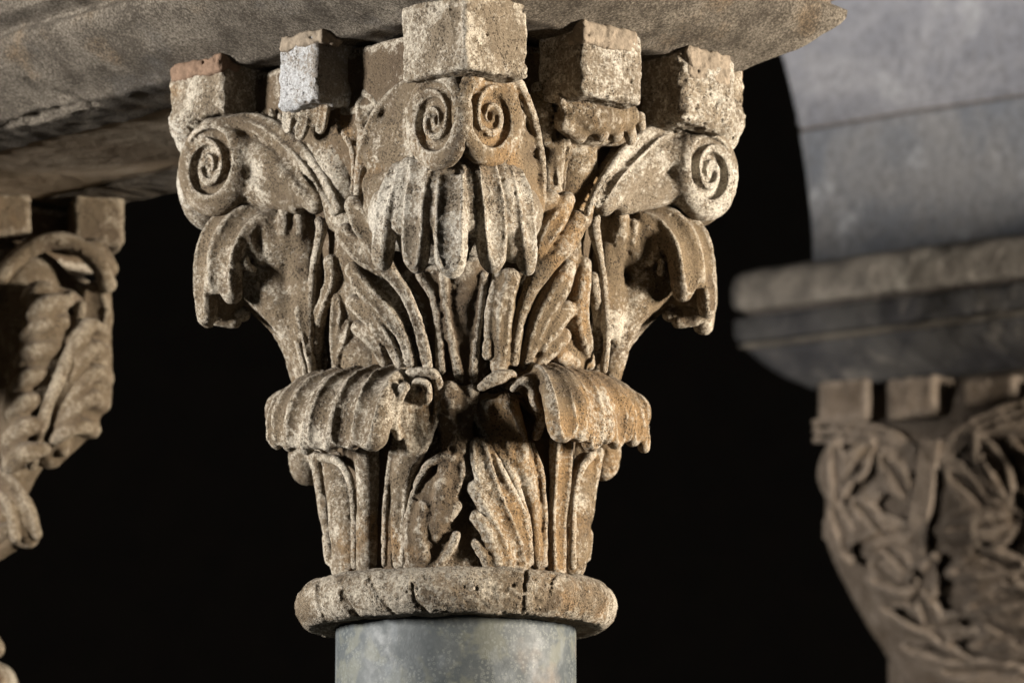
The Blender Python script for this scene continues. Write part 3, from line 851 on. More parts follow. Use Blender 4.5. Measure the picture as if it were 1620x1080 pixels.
# ---- stalk of the near corner leaf
c = Carve()
c.add([(735, 430, 10, 32), (733, 500, 4, 28), (737, 560, 0, 24), (742, 602, 0, 20)], 'b', k=8, flat=0.6)
c.add([(690, 436, 4, 20), (700, 500, 0, 20), (716, 570, -2, 16)], 'b', k=8, flat=.7)
c.add([(780, 436, 4, 20), (770, 500, 0, 20), (758, 570, -2, 16)], 'b', k=8, flat=.7)
c.add([(703, 436, 22, 8), (706, 490, 18, 8), (716, 545, 14, 8), (728, 600, 10, 8)], 'b', k=5)
c.add([(766, 436, 22, 8), (760, 490, 18, 8), (752, 545, 14, 8), (748, 600, 10, 8)], 'b', k=5)
c.add([(664, 436, 18, 8), (686, 470, 17, 8), (695, 520, 14, 8), (698, 585, 10, 8)], 'b', k=5)
c.add([(650, 440, 10, 16), (672, 490, 6, 14), (684, 560, 2, 12)], 'b', k=6, flat=0.6)
cap_part('leaf_stalk', c, STONE_D, 86, label='smooth stalk rising under the near corner leaf')

# ---- upper face stems (between the volutes), left and right
c = Carve()
c.add([(545, 340, -6, 34), (530, 270, -2, 34), (520, 220, 0, 30)], 'f', k=10, flat=.6)
c.add([(528, 225, 2, 11), (530, 270, 4, 13), (545, 330, 2, 12)], 'f', k=6)
c.add([(486, 222, 16, 5), (503, 250, 20, 6), (516, 290, 20, 6), (530, 335, 16, 6)], 'f', k=3)
c.add([(536, 160, 14, 4), (530, 178, 18, 5), (540, 203, 22, 5), (555, 232, 24, 5), (560, 262, 22, 5), (558, 305, 18, 5)], 'f', k=3)
c.add([(578, 150, 22, 6), (567, 168, 24, 6), (570, 190, 22, 6), (576, 230, 18, 12), (574, 300, 14, 12)], 'f', k=3)
c.add([(578, 146, 22, 6), (592, 160, 26, 6), (600, 176, 26, 5)], 'f', k=3)
c.add([(552, 180, 2, 16), (560, 220, 0, 16), (585, 180, 4, 16)], 'f', k=8)
c.add([(450, 200, 14, 10), (480, 230, 18, 10)], 'f', k=6)
for q in (((462, 165), (455, 200), 9), ((486, 178), (476, 210), 9), ((515, 160), (508, 200), 9), ((500, 160), (497, 190), 8)):
    c.add([(q[0][0], q[0][1], 75, q[2] + 2), (q[1][0], q[1][1], 66, q[2] + 1), (q[1][0] - 1, q[1][1] + 6, 60, q[2] * .6)], 'f', k=3, g=1)
c.add([(468, 172, 55, 20), (500, 170, 52, 18)], 'f', k=8)
c.add([(480, 180, 30, 22), (500, 205, 10, 20)], 'f', k=8)
for x, y in ((418, 186), (432, 180), (446, 186), (460, 200)):
    c.add([(x, y + 8, 12, 8), (x - 3, y - 4, 14, 4)], 'f', k=4)
cap_part('face_ornament', c, STONE, 87, label='broken flower and thin stems between the volutes of the left face')

c = Carve()
c.add([(905, 340, -6, 34), (915, 270, -2, 34), (915, 220, 0, 30)], 'f', k=10, flat=.6)
c.add([(868, 340, 2, 24), (872, 280, 2, 24), (880, 230, 4, 24)], 'f', k=8)
c.add([(862, 155, 24, 26), (860, 190, 26, 24), (862, 215, 14, 18)], 'f', k=8)
c.add([(850, 140, 32, 10), (872, 140, 40, 10), (886, 155, 99, 8), (893, 170, 95, 7)], 'f', k=5)
c.add([(905, 175, 85, 24), (935, 186, 93, 30), (965, 186, 92, 28), (990, 184, 86, 22)], 'f', k=10)
c.add([(930, 200, 40, 30), (970, 205, 35, 28)], 'f', k=10)
c.add([(893, 195, 79, 16), (915, 215, 79, 14)], 'f', k=8)
c.add([(945, 190, 105, 14), (950, 212, 103, 13)], 'f', k=4)
c.add([(970, 190, 103, 15), (973, 212, 99, 14)], 'f', k=3)
c.add([(992, 190, 95, 11), (997, 214, 93, 10), (998, 224, 91, 7)], 'f', k=3)
c.add([(1012, 185, 85, 9), (1014, 200, 83, 8)], 'f', k=3)
c.cut([(880, 160, 62, 6), (878, 190, 56, 7)], 'f', k=4)
c.cut([(925, 200, 123, 6), (922, 215, 115, 5)], 'f', k=4)
c.add([(975, 245, 16, 14), (955, 275, 16, 13), (940, 305, 14, 12), (928, 332, 12, 10)], 'f', k=4)
c.cut([(876, 250, 30, 3), (878, 290, 30, 3.5)], 'f', k=2)
c.cut([(897, 235, 34, 4), (895, 265, 32, 3.5), (890, 300, 30, 3)], 'f', k=2)
c.add([(1022, 190, 22, 8), (1036, 180, 20, 4)], 'f', k=4)
cap_part('face_ornament', c, STONE_R, 88, label='broken whitened flower between the volutes of the right face')

# ---- lower big leaves
c = Carve()
c.add([(640, 600, 6, 22), (600, 625, 30, 30), (560, 650, 55, 34)], 'b', k=12)
c.add([(452, 636, -80, 16), (500, 620, -124, 18), (560, 612, -166, 20), (615, 612, -200, 20), (655, 612, -215, 18)], 'a', k=10)
tips = [(446, 655, -95), (480, 662, -128), (512, 664, -158), (545, 664, -188), (585, 660, -222), (612, 650, -235)]
for (x, y, d) in tips:
    c.add([(x * 0.42 + 610 * .58, 640, d * .3 - 40, 30), (x * .6 + 590 * .4, 645, d * .6 - 30, 36), (x + 8, y - 4, d + 30, 36)], 'a', k=10)
rd = dict(k=3.0)
fl = [[(487, 600, -70, 10), (456, 625, -92, 13), (438, 655, -102, 14), (434, 690, -98, 12), (438, 702, -94, 8)],
      [(515, 597, -110, 12), (480, 615, -125, 15), (460, 650, -140, 17), (456, 690, -136, 15), (460, 704, -130, 10)],
      [(548, 594, -140, 13), (512, 612, -158, 16), (492, 650, -172, 18), (483, 692, -168, 16), (486, 707, -162, 11)],
      [(580, 592, -162, 13), (548, 612, -185, 16), (530, 650, -202, 19), (521, 690, -198, 17), (524, 702, -192, 11)],
      [(610, 590, -180, 13), (582, 608, -205, 17), (566, 645, -226, 18), (557, 688, -220, 15), (558, 700, -214, 10)],
      [(655, 588, -196, 13), (620, 604, -222, 18), (600, 640, -250, 22), (590, 682, -250, 22), (590, 696, -244, 15)]]
for p, q in zip(fl[:-1], fl[1:]):
    if len(p) == len(q): c.add(between(p, q, 1, 1.2), 'a', k=8)
    else: c.add(between(p[:4], q[:4], 0, 1.15), 'a', k=8)
for i, q in enumerate(fl):
    c.add(q, 'a', k=7, fat=1.2, g=1, gr=1.22, gd=1.74, gk=1.0, core=0, side=-.12)
# near side of the leaf: spoon lobes, hollow flank, rim
c.add([(640, 612, 70, 8), (626, 640, 72, 9), (624, 670, 66, 8), (630, 690, 60, 7)], 'b', k=6)
c.add([(640, 650, 40, 22), (650, 690, 26, 24), (640, 740, 14, 20), (632, 800, 8, 14), (632, 890, 4, 12)], 'b', k=10)
c.add([(668, 630, 30, 20), (665, 680, 20, 22), (650, 730, 12, 16)], 'b', k=10)
c.add([(650, 590, 40, 8), (680, 588, 40, 8), (693, 604, 40, 8), (694, 640, 36, 6), (684, 680, 30, 6), (664, 720, 26, 7), (648, 745, 22, 6), (640, 800, 18, 5), (637, 890, 14, 5)], 'b', k=6)
c.add([(655, 615, 50, 6), (660, 604, 54, 6), (674, 608, 54, 7), (676, 630, 48, 8)], 'b', k=6)
c.cut([(652, 625, 66, 9), (654, 638, 62, 9)], 'b', k=5)
c.cut([(668, 618, 62, 6)], 'b', k=5)
c.cut([(622, 622, 92, 5), (620, 645, 92, 5)], 'b', k=5)
c.cut([(655, 660, 62, 14), (658, 700, 50, 14)], 'b', k=8)
# stalk, ribs
c.add([(578, 700, 26, 22), (582, 760, 18, 19), (581, 830, 14, 17), (580, 900, 10, 17)], 'b', k=6)
c.add([(624, 695, 26, 5), (614, 750, 20, 5), (609, 820, 16, 5), (608, 892, 12, 5)], 'b', k=5)
c.add([(530, 740, 10, 26), (540, 800, 14, 26), (545, 890, 8, 24)], 'b', k=8, flat=.6)
c.add([(502, 722, 8, 8), (535, 730, 22, 7), (554, 760, 18, 7), (560, 810, 14, 6), (562, 895, 10, 6)], 'b', k=6)
c.add([(498, 720, 24, 8), (506, 770, 22, 9), (520, 840, 20, 10), (534, 905, 14, 10)], 'b', k=6)
c.add([(514, 735, 18, 3), (528, 790, 18, 4), (536, 850, 14, 4)], 'b', k=2)
c.add([(516, 790, 24, 9), (516, 815, 24, 9)], 'b', k=6)
c.add([(518, 850, 24, 9), (522, 885, 22, 9)], 'b', k=6)
LL = cap_part('curled_leaf', c, STONE, 89, rough=0.9, label='lower leaf with six flutes curling over at the left')

c = Carve()
c.add([(810, 600, 6, 22), (850, 625, 30, 30), (900, 650, 45, 34)], 'b', k=12)
c.add([(1000, 640, -75, 16), (965, 622, -115, 18), (920, 614, -160, 20), (870, 608, -196, 20), (840, 608, -208, 16)], 'a', k=10)
for (x, y, d) in ((1002, 660, -95), (970, 662, -135), (935, 664, -175), (895, 650, -215)):
    c.add([(x * 0.42 + 835 * .58, 640, d * .3 - 40, 30), (x * .6 + 855 * .4, 645, d * .6 - 30, 36), (x - 6, y - 6, d + 30, 35)], 'a', k=10)
fr = [[(985, 610, -70, 8), (1005, 635, -85, 10), (1014, 665, -88, 11), (1018, 690, -82, 10), (1019, 706, -78, 9)],
      [(955, 600, -95, 10), (984, 622, -115, 13), (1000, 655, -122, 14), (1001, 685, -116, 13), (1000, 694, -112, 11)],
      [(930, 596, -125, 12), (955, 615, -148, 14), (971, 650, -162, 16), (973, 685, -158, 15), (973, 696, -152, 12)],
      [(900, 590, -155, 12), (920, 606, -185, 14), (936, 645, -205, 16), (938, 688, -204, 16), (935, 701, -198, 12)],
      [(845, 583, -182, 14), (870, 600, -218, 18), (884, 640, -246, 21), (889, 672, -246, 21), (890, 683, -240, 15)]]
for p, q in zip(fr[:-1], fr[1:]):
    n_ = min(len(p), len(q)); c.add(between(p[:n_], q[:n_], 1, 1.08), 'a', k=7)
for i, q in enumerate(fr):
    c.add(q, 'a', k=7, fat=1.2, g=1, gr=1.22, gd=1.74, gk=1.0, core=0, side=.12)
c.add([(800, 640, 30, 22), (808, 690, 24, 26), (826, 740, 14, 20), (842, 800, 8, 12), (850, 890, 4, 10)], 'b', k=10)
c.add([(770, 640, 20, 20), (780, 690, 14, 20), (806, 740, 10, 14)], 'b', k=10)
c.add([(762, 612, 40, 8), (785, 598, 44, 12), (808, 594, 42, 10)], 'b', k=6)
c.add([(812, 615, 52, 6), (826, 604, 58, 8), (841, 612, 60, 9), (846, 640, 56, 8), (856, 660, 50, 8), (848, 690, 40, 7)], 'b', k=6)
c.cut([(820, 632, 66, 9), (826, 655, 62, 9)], 'b', k=6)
c.cut([(785, 650, 50, 12), (815, 690, 54, 14), (820, 720, 44, 10)], 'b', k=8)
c.add([(745, 640, 26, 8), (765, 680, 24, 8), (795, 725, 22, 8), (820, 775, 18, 6), (836, 830, 16, 5), (840, 890, 12, 5)], 'b', k=5)
c.add([(843, 702, 30, 4), (856, 750, 22, 5), (862, 820, 16, 5), (862, 892, 12, 5)], 'b', k=5)
c.add([(888, 700, 26, 20), (886, 760, 16, 17), (882, 830, 12, 15), (880, 900, 8, 15)], 'b', k=6, g=1)
c.add([(925, 740, 10, 26), (915, 800, 14, 26), (908, 890, 8, 24)], 'b', k=8, flat=.6)
c.add([(940, 715, 20, 7), (920, 740, 24, 7), (908, 790, 18, 6), (905, 895, 12, 6)], 'b', k=6)
c.add([(948, 715, 22, 8), (938, 770, 22, 8), (925, 840, 20, 9), (914, 905, 14, 9)], 'b', k=6)
c.add([(934, 790, 24, 8), (930, 815, 24, 8)], 'b', k=6)
c.add([(930, 845, 24, 8), (926, 880, 22, 9)], 'b', k=6)
LRf = cap_part('curled_leaf', c, STONE_R, 90, rough=0.9, label='lower leaf with whitened flutes curling over at the right')

# ---- small leaves low in the middle
c = Carve()
c.add([(664, 895, 6, 26), (672, 820, 8, 34), (696, 760, 8, 30)], 'b', k=10, flat=.6)
c.add([(700, 895, 4, 22), (704, 840, 4, 24)], 'b', k=10, flat=.5)
c.add([(648, 890, 18, 5), (648, 820, 22, 5), (656, 775, 24, 6), (676, 738, 28, 8), (700, 722, 30, 9), (716, 724, 28, 8)], 'b', k=6)
c.add([(706, 730, 22, 12), (700, 760, 24, 13), (694, 800, 20, 14), (690, 850, 14, 12)], 'b', k=5)
c.add([(718, 752, 18, 18), (705, 790, 14, 22), (690, 830, 12, 24)], 'b', k=8, flat=.7)
c.add([(728, 728, 24, 5), (732, 748, 26, 5), (722, 776, 24, 5), (712, 790, 22, 6)], 'b', k=5)
c.add([(722, 800, 20, 9), (708, 820, 20, 10)], 'b', k=6)
c.add([(672, 800, 22, 14), (666, 840, 20, 14), (672, 880, 12, 12)], 'b', k=5)
c.add([(722, 845, 18, 7), (712, 868, 16, 7), (694, 895, 12, 8)], 'b', k=5)
c.cut([(680, 765, 40, 7), (676, 785, 38, 8)], 'b', k=6)
c.add([(722, 640, 20, 32), (722, 690, 14, 30), (735, 760, 4, 26)], 'b', k=10, flat=.7)
c.add([(735, 800, 0, 24), (735, 890, 0, 24)], 'b', k=10, flat=.5)
c.add([(710, 620, 30, 19), (712, 638, 30, 18), (700, 664, 22, 13)], 'b', k=6)
c.add([(745, 622, 28, 14), (742, 650, 24, 12)], 'b', k=6)
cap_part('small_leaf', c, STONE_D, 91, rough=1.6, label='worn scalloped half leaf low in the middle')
c = Carve()
c.add([(806, 890, 6, 32), (796, 820, 8, 34), (768, 745, 8, 28)], 'b', k=10, flat=.5)
c.add([(756, 706, 22, 16), (764, 740, 26, 18), (782, 790, 24, 16), (806, 840, 20, 14), (822, 890, 12, 10)], 'b', k=3, g=1)
c.add([(750, 772, 22, 12), (768, 800, 24, 13), (790, 838, 20, 13), (804, 888, 12, 11)], 'b', k=5)
c.add([(754, 818, 20, 12), (770, 840, 22, 13), (786, 885, 14, 12)], 'b', k=5)
c.add([(752, 858, 18, 8), (766, 880, 16, 9), (772, 898, 12, 8)], 'b', k=5)
c.add([(775, 700, 22, 7), (800, 760, 22, 7), (824, 800, 20, 6), (834, 850, 18, 6), (838, 892, 14, 6)], 'b', k=5)
cap_part('small_leaf', c, STONE_R, 92, rough=1.4, label='fingered half leaf low in the middle, right of the gap')

# ---- the rear half repeats the front half
bpy.context.view_layer.update()
from mathutils import Matrix
def turned(o, deg):
    """a copy of a part turned about the axis of the capital"""
    n = o.copy(); COL.objects.link(n); n.parent = CAP
    A = Matrix.Translation(Vector((0, 0, 0)))
    base = Matrix.Translation(-Vector(CAP.location))
    n.matrix_local = Matrix.Rotation(math.radians(deg), 4, 'Z') @ base
    if 'label' in n: del n['label']
    return n
ORIG = list(CAP.children)
for o in ORIG:
    if o.name.split('.')[0] in ('bell', 'rolled_rim', 'recessed_core', 'curled_leaf'): continue
    turned(o, 180)
turned(LL, -92)
turned(LRf, 92)

# ------------------------------------------------------------------ shaft
def lathe_mesh(name, prof, ctr, n=160):
    v = []; q = []
    for (r, z) in prof:
        for i in range(n):
            a = 2 * math.pi * i / n
            v.append((ctr[0] + r * math.cos(a), ctr[1] + r * math.sin(a), z))
    m = len(prof)
    for j in range(m - 1):
        for i in range(n):
            q.append((j * n + i, j * n + (i + 1) % n, (j + 1) * n + (i + 1) % n, (j + 1) * n + i))
    return mesh_np(name, np.array(v), np.array(q))
zt = zof(721, 990) + 0.012
SH = thing('column_shaft', 'polished blue-grey marble column shaft under the large leafy capital', 'column', (AX[0], AX[1], 1.2), 'column shafts')
part('shaft', lathe_mesh('shaft', [(0.0, 1.2), (0.1275, 1.2), (0.1275, zt - 0.03), (0.1275, zt), (0.0, zt)], AX), MARBLE, SH)

# ------------------------------------------------------------------ slab over the near capital and its twin
def rect_loft(name, levels, a0, a1, b0, b1, na=120, nb=60, amp=0.002, seed=3, spall=False):
    """levels: (outset, z). Ring of points round the rectangle, chipped by noise"""
    lv = []
    for i in range(len(levels) - 1):
        d0, z0 = levels[i]; d1, z1 = levels[i + 1]
        L = math.hypot(d1 - d0, z1 - z0); n = max(1, int(L / 0.008))
        for k in range(n): lv.append((d0 + (d1 - d0) * k / n, z0 + (z1 - z0) * k / n))
    lv.append(levels[-1])
    V = []
    for (o, z) in lv:
        A0, A1, B0, B1 = a0 - o, a1 + o, b0 - o, b1 + o
        ring = [(A0 + (A1 - A0) * i / na, B0) for i in range(na)] + [(A1, B0 + (B1 - B0) * i / nb) for i in range(nb)] + \
               [(A1 - (A1 - A0) * i / na, B1) for i in range(na)] + [(A0, B1 - (B1 - B0) * i / nb) for i in range(nb)]
        for (a, b) in ring:
            p = plan(a, b); V.append((p[0], p[1], z))
    V = np.array(V); N = 2 * (na + nb)
    ctr = np.array([*plan((a0 + a1) / 2, (b0 + b1) / 2), 0])
    dn = V - ctr; dn[:, 2] = 0; dn /= np.linalg.norm(dn, axis=1)[:, None]
    nz = amp * (_noise3(V * 25, seed) * 1.6 + _noise3(V * 70, seed + 1) * 0.9)
    V = V + dn * nz[:, None]
    V[:, 2] += amp * 1.0 * _noise3(V * 40, seed + 5)
    if spall:   # a broad flake lost from the left face
        def ea(px):
            r = ray(px, 130); A = np.array([[dirL[0], -r[0]], [dirL[1], -r[1]]]); return np.linalg.solve(A, CAM[:2] - Fc)[0]
        a_ = (V[:, :2] - Fc) @ dirL; b_ = (V[:, :2] - Fc) @ dirR; up = (V[:, 2] - ZS) / rise
        a0_, a1_ = ea(135), ea(20)
        t = (a_ - a0_) / (a1_ - a0_)
        edge = np.minimum(t * 1.15 - up * .9 + .05, 1.25 - t) + 0.25 * _noise3(V * 16, 77)
        m_ = np.clip(edge / 0.07, 0, 1) * (b_ < 0.02) * np.clip((1.0 - up) / .15, 0, 1) * np.clip((up + .1) / .1, 0, 1)
        V[:, :2] -= (m_ * 0.007)[:, None] * nL; V[:, 2] += m_ * 0.009
    q = []
    for j in range(len(lv) - 1):
        for i in range(N):
            q.append((j * N + i, j * N + (i + 1) % N, (j + 1) * N + (i + 1) % N, (j + 1) * N + i))
    q = np.array(q)
    me = mesh_np(name, V, q)
    return me, V, N, len(lv)
Lb = onz(345, 288, ZS)[:2]
far = onz(195, 322, ZS)[:2]
BW = 0.434
SLABO = thing('impost_slab', 'thick rough-faced stone slab with a bevelled edge laid over the leafy capital and its twin', 'slab', (AX[0], AX[1], ZS))
LA = 1.75
outp = 0.084; rise = 0.055
lv = [(-0.10, ZS), (-0.03, ZS), (-0.004, ZS), (0.0, ZS + 0.0015), (0.006, ZS + 0.007), (outp * .5, ZS + rise * .44), (outp * .93, ZS + rise * .95), (outp, ZS + rise + .004), (outp + .001, ZS + rise + 0.013),
      (outp - .012, ZS + rise + .022), (outp - .012, ZS + rise + .026), (outp + .02, ZS + rise + .034), (outp + .022, ZS + rise + .10)]
me, V, N, nl = rect_loft('slab_body', lv, 0, LA, 0, BW, 520, 120, 0.0036, spall=True)
part('slab_edge', me, SLAB, SLABO)
# soffit
def grid_mesh(name, fn, nu, nv, amp, seed):
    u = np.linspace(0, 1, nu); v = np.linspace(0, 1, nv)
    pts = np.array([fn(a, b) for a in u for b in v], float)
    pts[:, 2] += amp * (_noise3(pts * 9, seed) * 1.5 + _noise3(pts * 40, seed + 1) * .7)
    q = np.array([(i * nv + j, i * nv + j + 1, (i + 1) * nv + j + 1, (i + 1) * nv + j) for i in range(nu - 1) for j in range(nv - 1)])
    return mesh_np(name, pts, q)
def sof(a, b):
    p = plan(0.03 + a * (LA - 0.06), 0.03 + b * (BW - 0.06)); return (p[0], p[1], ZS + 0.002)
SOFF = soffit_stone('tooled_soffit_stone')
part('soffit', grid_mesh('soffit', sof, 260, 90, 0.0016, 4), SOFF, SLABO)
# top of slab closes it
def top(a, b):
    p = plan(-.09 + a * (LA + .18), -.09 + b * (BW + .18)); return (p[0], p[1], ZS + rise + .098)
part('slab_top', grid_mesh('slab_top', top, 8, 8, 0, 5), SLAB, SLABO)

exec_twin = True
# ------------------------------------------------------------------ twin capital, out of focus on the left
D2 = 1040.0
AX_near = AX.copy()
off2 = dirL * 0.0
tw_axis = P(20, 500, 0)  # placeholder, reset below
r_ = 0.70 * 1.414
AX2 = AX_near + dirL * 1.06
TW = thing('stone_capital', 'out-of-focus twin leafy capital cut by the left edge of the picture, under the same slab', 'capital', (AX2[0], AX2[1], zof(0, 1000, D2)), 'carved leafy capitals')
AX = AX2
def tw_part(name, c, seed, vox=0.0028, rough=1.0, label=None, m=FAR):
    return part(name, c.mesh(name, vox, rough, seed), m, TW, label)
A_ = lambda pts, r, d=1000: [(x, y, dd, rr) for (x, y, dd, rr) in pts]
c = Carve()   # body under the visible leaves
c.add([(40, 470, 1060, 78), (60, 560, 1060, 75), (50, 640, 1060, 70), (10, 720, 1080, 60), (-30, 800, 1090, 60)], 'a', k=20)
c.add([(120, 470, 1050, 34), (135, 560, 1050, 30), (120, 640, 1050, 34)], 'a', k=20)
tw_part('leaf_mass', c, 101, 0.004)
# bell, roll and the far-side leaves repeat those of the near capital
OFF2 = Vector((AX2[0] - AX_near[0], AX2[1] - AX_near[1], 0))
for o in ORIG:
    nm = o.name.split('.')[0]
    xs = np.empty(len(o.data.vertices) * 3, np.float32); o.data.vertices.foreach_get('co', xs)
    if nm in ('bell', 'rolled_rim', 'recessed_core') or xs[0::3].mean() < AX_near[0] + 0.02:
        n = o.copy(); COL.objects.link(n); n.parent = TW; n.location = OFF2 - Vector(TW.location)
        if 'label' in n: del n['label']
c = Carve()   # blocks
def tbox(c, px0, px1, y0, y1, d0, dep):
    a = P(px0, y0, d0); b = P(px1, y0, d0)
    zt_ = ZS + 0.004; zb_ = P(px0, y1, d0)[2]
    cx, cy = (a[0] + b[0]) / 2, d0 / S
    w = abs(b[0] - a[0]) / 2
    c.box([cx, cy + dep / 2, (zt_ + zb_) / 2], [w * 1.0, dep / 2, (zt_ - zb_) / 2], math.radians(12), rnd=12)
tbox(c, 106, 188, 310, 388, 1010, 0.08)
tw_part('block', c, 102, 0.003, 1.4)
c = Carve(); tbox(c, -60, 40, 300, 372, 985, 0.08); tw_part('block', c, 103, 0.003, 1.4)
c = Carve()   # beaded arch band
arc = [(-10, 470), (12, 425), (45, 395), (85, 381), (125, 390), (158, 420), (170, 450)]
c.add([(x, y, 985, 15) for x, y in arc], 'a', k=5)
c.cut([(x * .97 + 3, y + 4, 958, 7) for x, y in arc], 'a', k=3)
c.add([(150, 400, 1010, 24), (172, 425, 1010, 16)], 'a', k=10)
c.add([(155, 450, 1000, 8), (176, 452, 1000, 7)], 'a', k=5)
ap = spline([(x, y, 0, 1) for x, y in arc], 5)
for i in range(3, 28):
    x, y = ap[i][0], ap[i][1]
    c.add([(x * .97 + 3, y + 4, 962, 5)], 'a', k=1)
tw_part('beaded_band', c, 105, 0.0022, .6)
c = Carve()   # serrated leaf hanging on the left flank
c.add([(118, 478, 980, 13), (95, 470, 955, 20), (62, 466, 945, 22), (44, 470, 950, 12)], 'a', k=5)
c.add([(64, 490, 960, 32), (80, 540, 962, 48), (62, 600, 962, 48), (44, 660, 966, 42), (30, 715, 980, 28)], 'a', k=14)
for i, (x, y) in enumerate(((58, 485), (48, 520), (38, 560), (30, 600), (25, 640), (20, 680), (20, 720))):
    c.add([(x + 50, y - 10, 922, 11), (x + 20, y - 4, 908, 17), (x - 2, y + 14, 920, 16)], 'a', k=8)
c.add([(128, 485, 960, 9), (120, 530, 925, 10), (98, 590, 905, 10), (76, 640, 905, 10), (60, 700, 930, 10), (50, 735, 955, 10)], 'a', k=4)
c.cut([(98, 450, 940, 17), (112, 446, 950, 14)], 'a', k=5)
tw_part('serrated_leaf', c, 106, 0.0026)
c = Carve()   # fan of ridges on the right
c.add([(150, 470, 1010, 26), (152, 500, 1010, 26)], 'a', k=8, g=1, n=(0, -1, 0))
for i, (x1, y1) in enumerate(((165, 515), (168, 552), (170, 590), (166, 630), (150, 672))):
    xs, ys = 62 + i * 4, 712 + i * 2
    c.add([(xs, ys - i * 3, 948, 8), ((xs + x1) / 2 - 16, (ys + y1) / 2 - 18 + i * 2, 918, 13), (x1 - 26, y1 + 2, 930, 14), (x1 - 4, y1 + 8, 975, 14)], 'a', k=5)
c.add([(128, 550, 985, 38), (136, 610, 985, 38), (112, 665, 985, 38), (76, 712, 985, 30)], 'a', k=14)
c.add([(150, 500, 1000, 26), (158, 570, 1000, 20), (158, 630, 1000, 18)], 'a', k=14)
c.add([(95, 690, 950, 16), (100, 712, 955, 12)], 'a', k=5)
c.cut([(120, 545, 945, 9), (128, 530, 945, 7)], 'a', k=4)
tw_part('fluted_leaf', c, 107, 0.0026)
c = Carve()   # lower leaf tip
c.add([(-20, 770, 1010, 26), (10, 780, 985, 26), (36, 815, 975, 24), (44, 848, 985, 20)], 'a', k=10)
c.add([(10, 850, 1000, 26), (-30, 870, 1010, 30)], 'a', k=10)
c.add([(0, 745, 985, 8), (30, 775, 960, 9), (50, 815, 955, 9), (58, 845, 965, 9)], 'a', k=4)
c.add([(-10, 770, 970, 7), (14, 800, 948, 8), (24, 850, 955, 9)], 'a', k=4)
tw_part('curled_leaf', c, 108, 0.0026)
c = Carve(); c.add([(-30, 1000, 1010, 22), (-10, 1025, 1010, 18)], 'a', k=4); tw_part('leaf_tip', c, 109, 0.003)
AX = AX_near
# its shaft and rim stand outside the frame
TS = thing('column_shaft', 'marble column shaft of the blurred twin capital at the left edge', 'column', (AX2[0], AX2[1], 1.2), 'column shafts')
part('shaft', lathe_mesh('shaft', [(0, 1.2), (0.1275, 1.2), (0.1275, zof(0, 1120, D2)), (0, zof(0, 1120, D2))], AX2, 64), MARBLE, TS)

# ------------------------------------------------------------------ pier with its own capital, far right
D3 = 3300.0
th = math.radians(38)
K0 = P(1160, 560, D3)                      # near-left corner of the impost
uR = np.array([math.cos(th), -math.sin(th)]); nR3 = np.array([-math.sin(th), -math.cos(th)])
def P3(px, py, off=0.0, base=None):
    """meet the pier face plane (through K0) moved off metres towards the lens side"""
    b = (K0[:2] if base is None else base[:2]) + nR3 * off
    r = ray(px, py); t = ((b - CAM[:2]) @ nR3) / (r[:2] @ nR3)
    return CAM + r * t
PX3 = lambda px, py, off=0.0: P3(px, py, off)

IMPO = thing('pier_impost', 'blurred moulded impost with a dark lower band carried by the right-hand capital', 'impost', (K0[0], K0[1], K0[2]))
def impost_part(name, prof, mat, label, seed):
    """prof: rows (px_left_silhouette, py) down the left corner; every level is a rectangle ring"""
    V = []; lv = []
    pf = spline([(a, b, 0, 0) for a, b in prof], 3) if len(prof) > 2 else np.array([(a, b, 0, 0) for a, b in prof])
    for row in pf:
        px, py = row[0], row[1]
        # horizontal run outset = how far the corner moves along the diagonal
        r = ray(px, py); dg = (nR3 - uR)
        A = np.array([[dg[0], -r[0]], [dg[1], -r[1]]]); s = np.linalg.solve(A, CAM[:2] - K0[:2])
        o, t = s; z = (CAM + r * t)[2]; lv.append((o, z))
    n = 90
    for o, z in lv:
        c0 = K0[:2] + (nR3 - uR) * o
        c1 = c0 + uR * (1.2 + 2 * o); c2 = c1 - nR3 * (0.7 + 2 * o); c3 = c0 - nR3 * (0.7 + 2 * o)
        for A, B in ((c0, c1), (c1, c2), (c2, c3), (c3, c0)):
            for i in range(n):
                p = A + (B - A) * i / n; V.append((p[0], p[1], z))
    V = np.array(V); N = 4 * n
    V[:, :2] += (0.004 * _noise3(V * 20, seed) + 0.003 * _noise3(V * 55, seed + 4))[:, None] * nR3
    V[:, 2] += 0.002 * _noise3(V * 30, seed + 2)
    q = [(j * N + i, j * N + (i + 1) % N, (j + 1) * N + (i + 1) % N, (j + 1) * N + i) for j in range(len(lv) - 1) for i in range(N)]
    q = [t[::-1] for t in q]
    me = mesh_np(name, V, np.array(q))
    # caps
    k = len(V)
    import bmesh
    bm = bmesh.new(); bm.from_mesh(me); bm.verts.ensure_lookup_table()
    try:
        bm.faces.new([bm.verts[i] for i in range(N)]); bm.faces.new([bm.verts[(len(lv) - 1) * N + i] for i in range(N)][::-1])
    except Exception: pass
    bmesh.ops.recalc_face_normals(bm, faces=bm.faces)
    bm.to_mesh(me); bm.free()
    return part(name, me, mat, IMPO, label)
impost_part('impost_roll', [(1200, 425), (1172, 432), (1160, 445), (1157, 465), (1158, 482), (1166, 492), (1190, 494)], IMP, 'rounded grey upper course', 5)
impost_part('impost_groove', [(1190, 492), (1180, 497), (1182, 502)], JOINT, 'brown groove between the courses', 6)
impost_part('impost_band', [(1190, 501), (1165, 504), (1160, 512), (1161, 530), (1166, 540), (1176, 543)], IMP_D, 'dark band', 7)
impost_part('impost_fillet', [(1178, 543), (1168, 546), (1170, 551), (1182, 554)], IMP_F, 'thin paler fillet', 9)
impost_part('impost_bevel', [(1182, 554), (1205, 574), (1240, 597), (1275, 612), (1285, 616), (1300, 617)], IMP_D, 'dark bevel', 8)

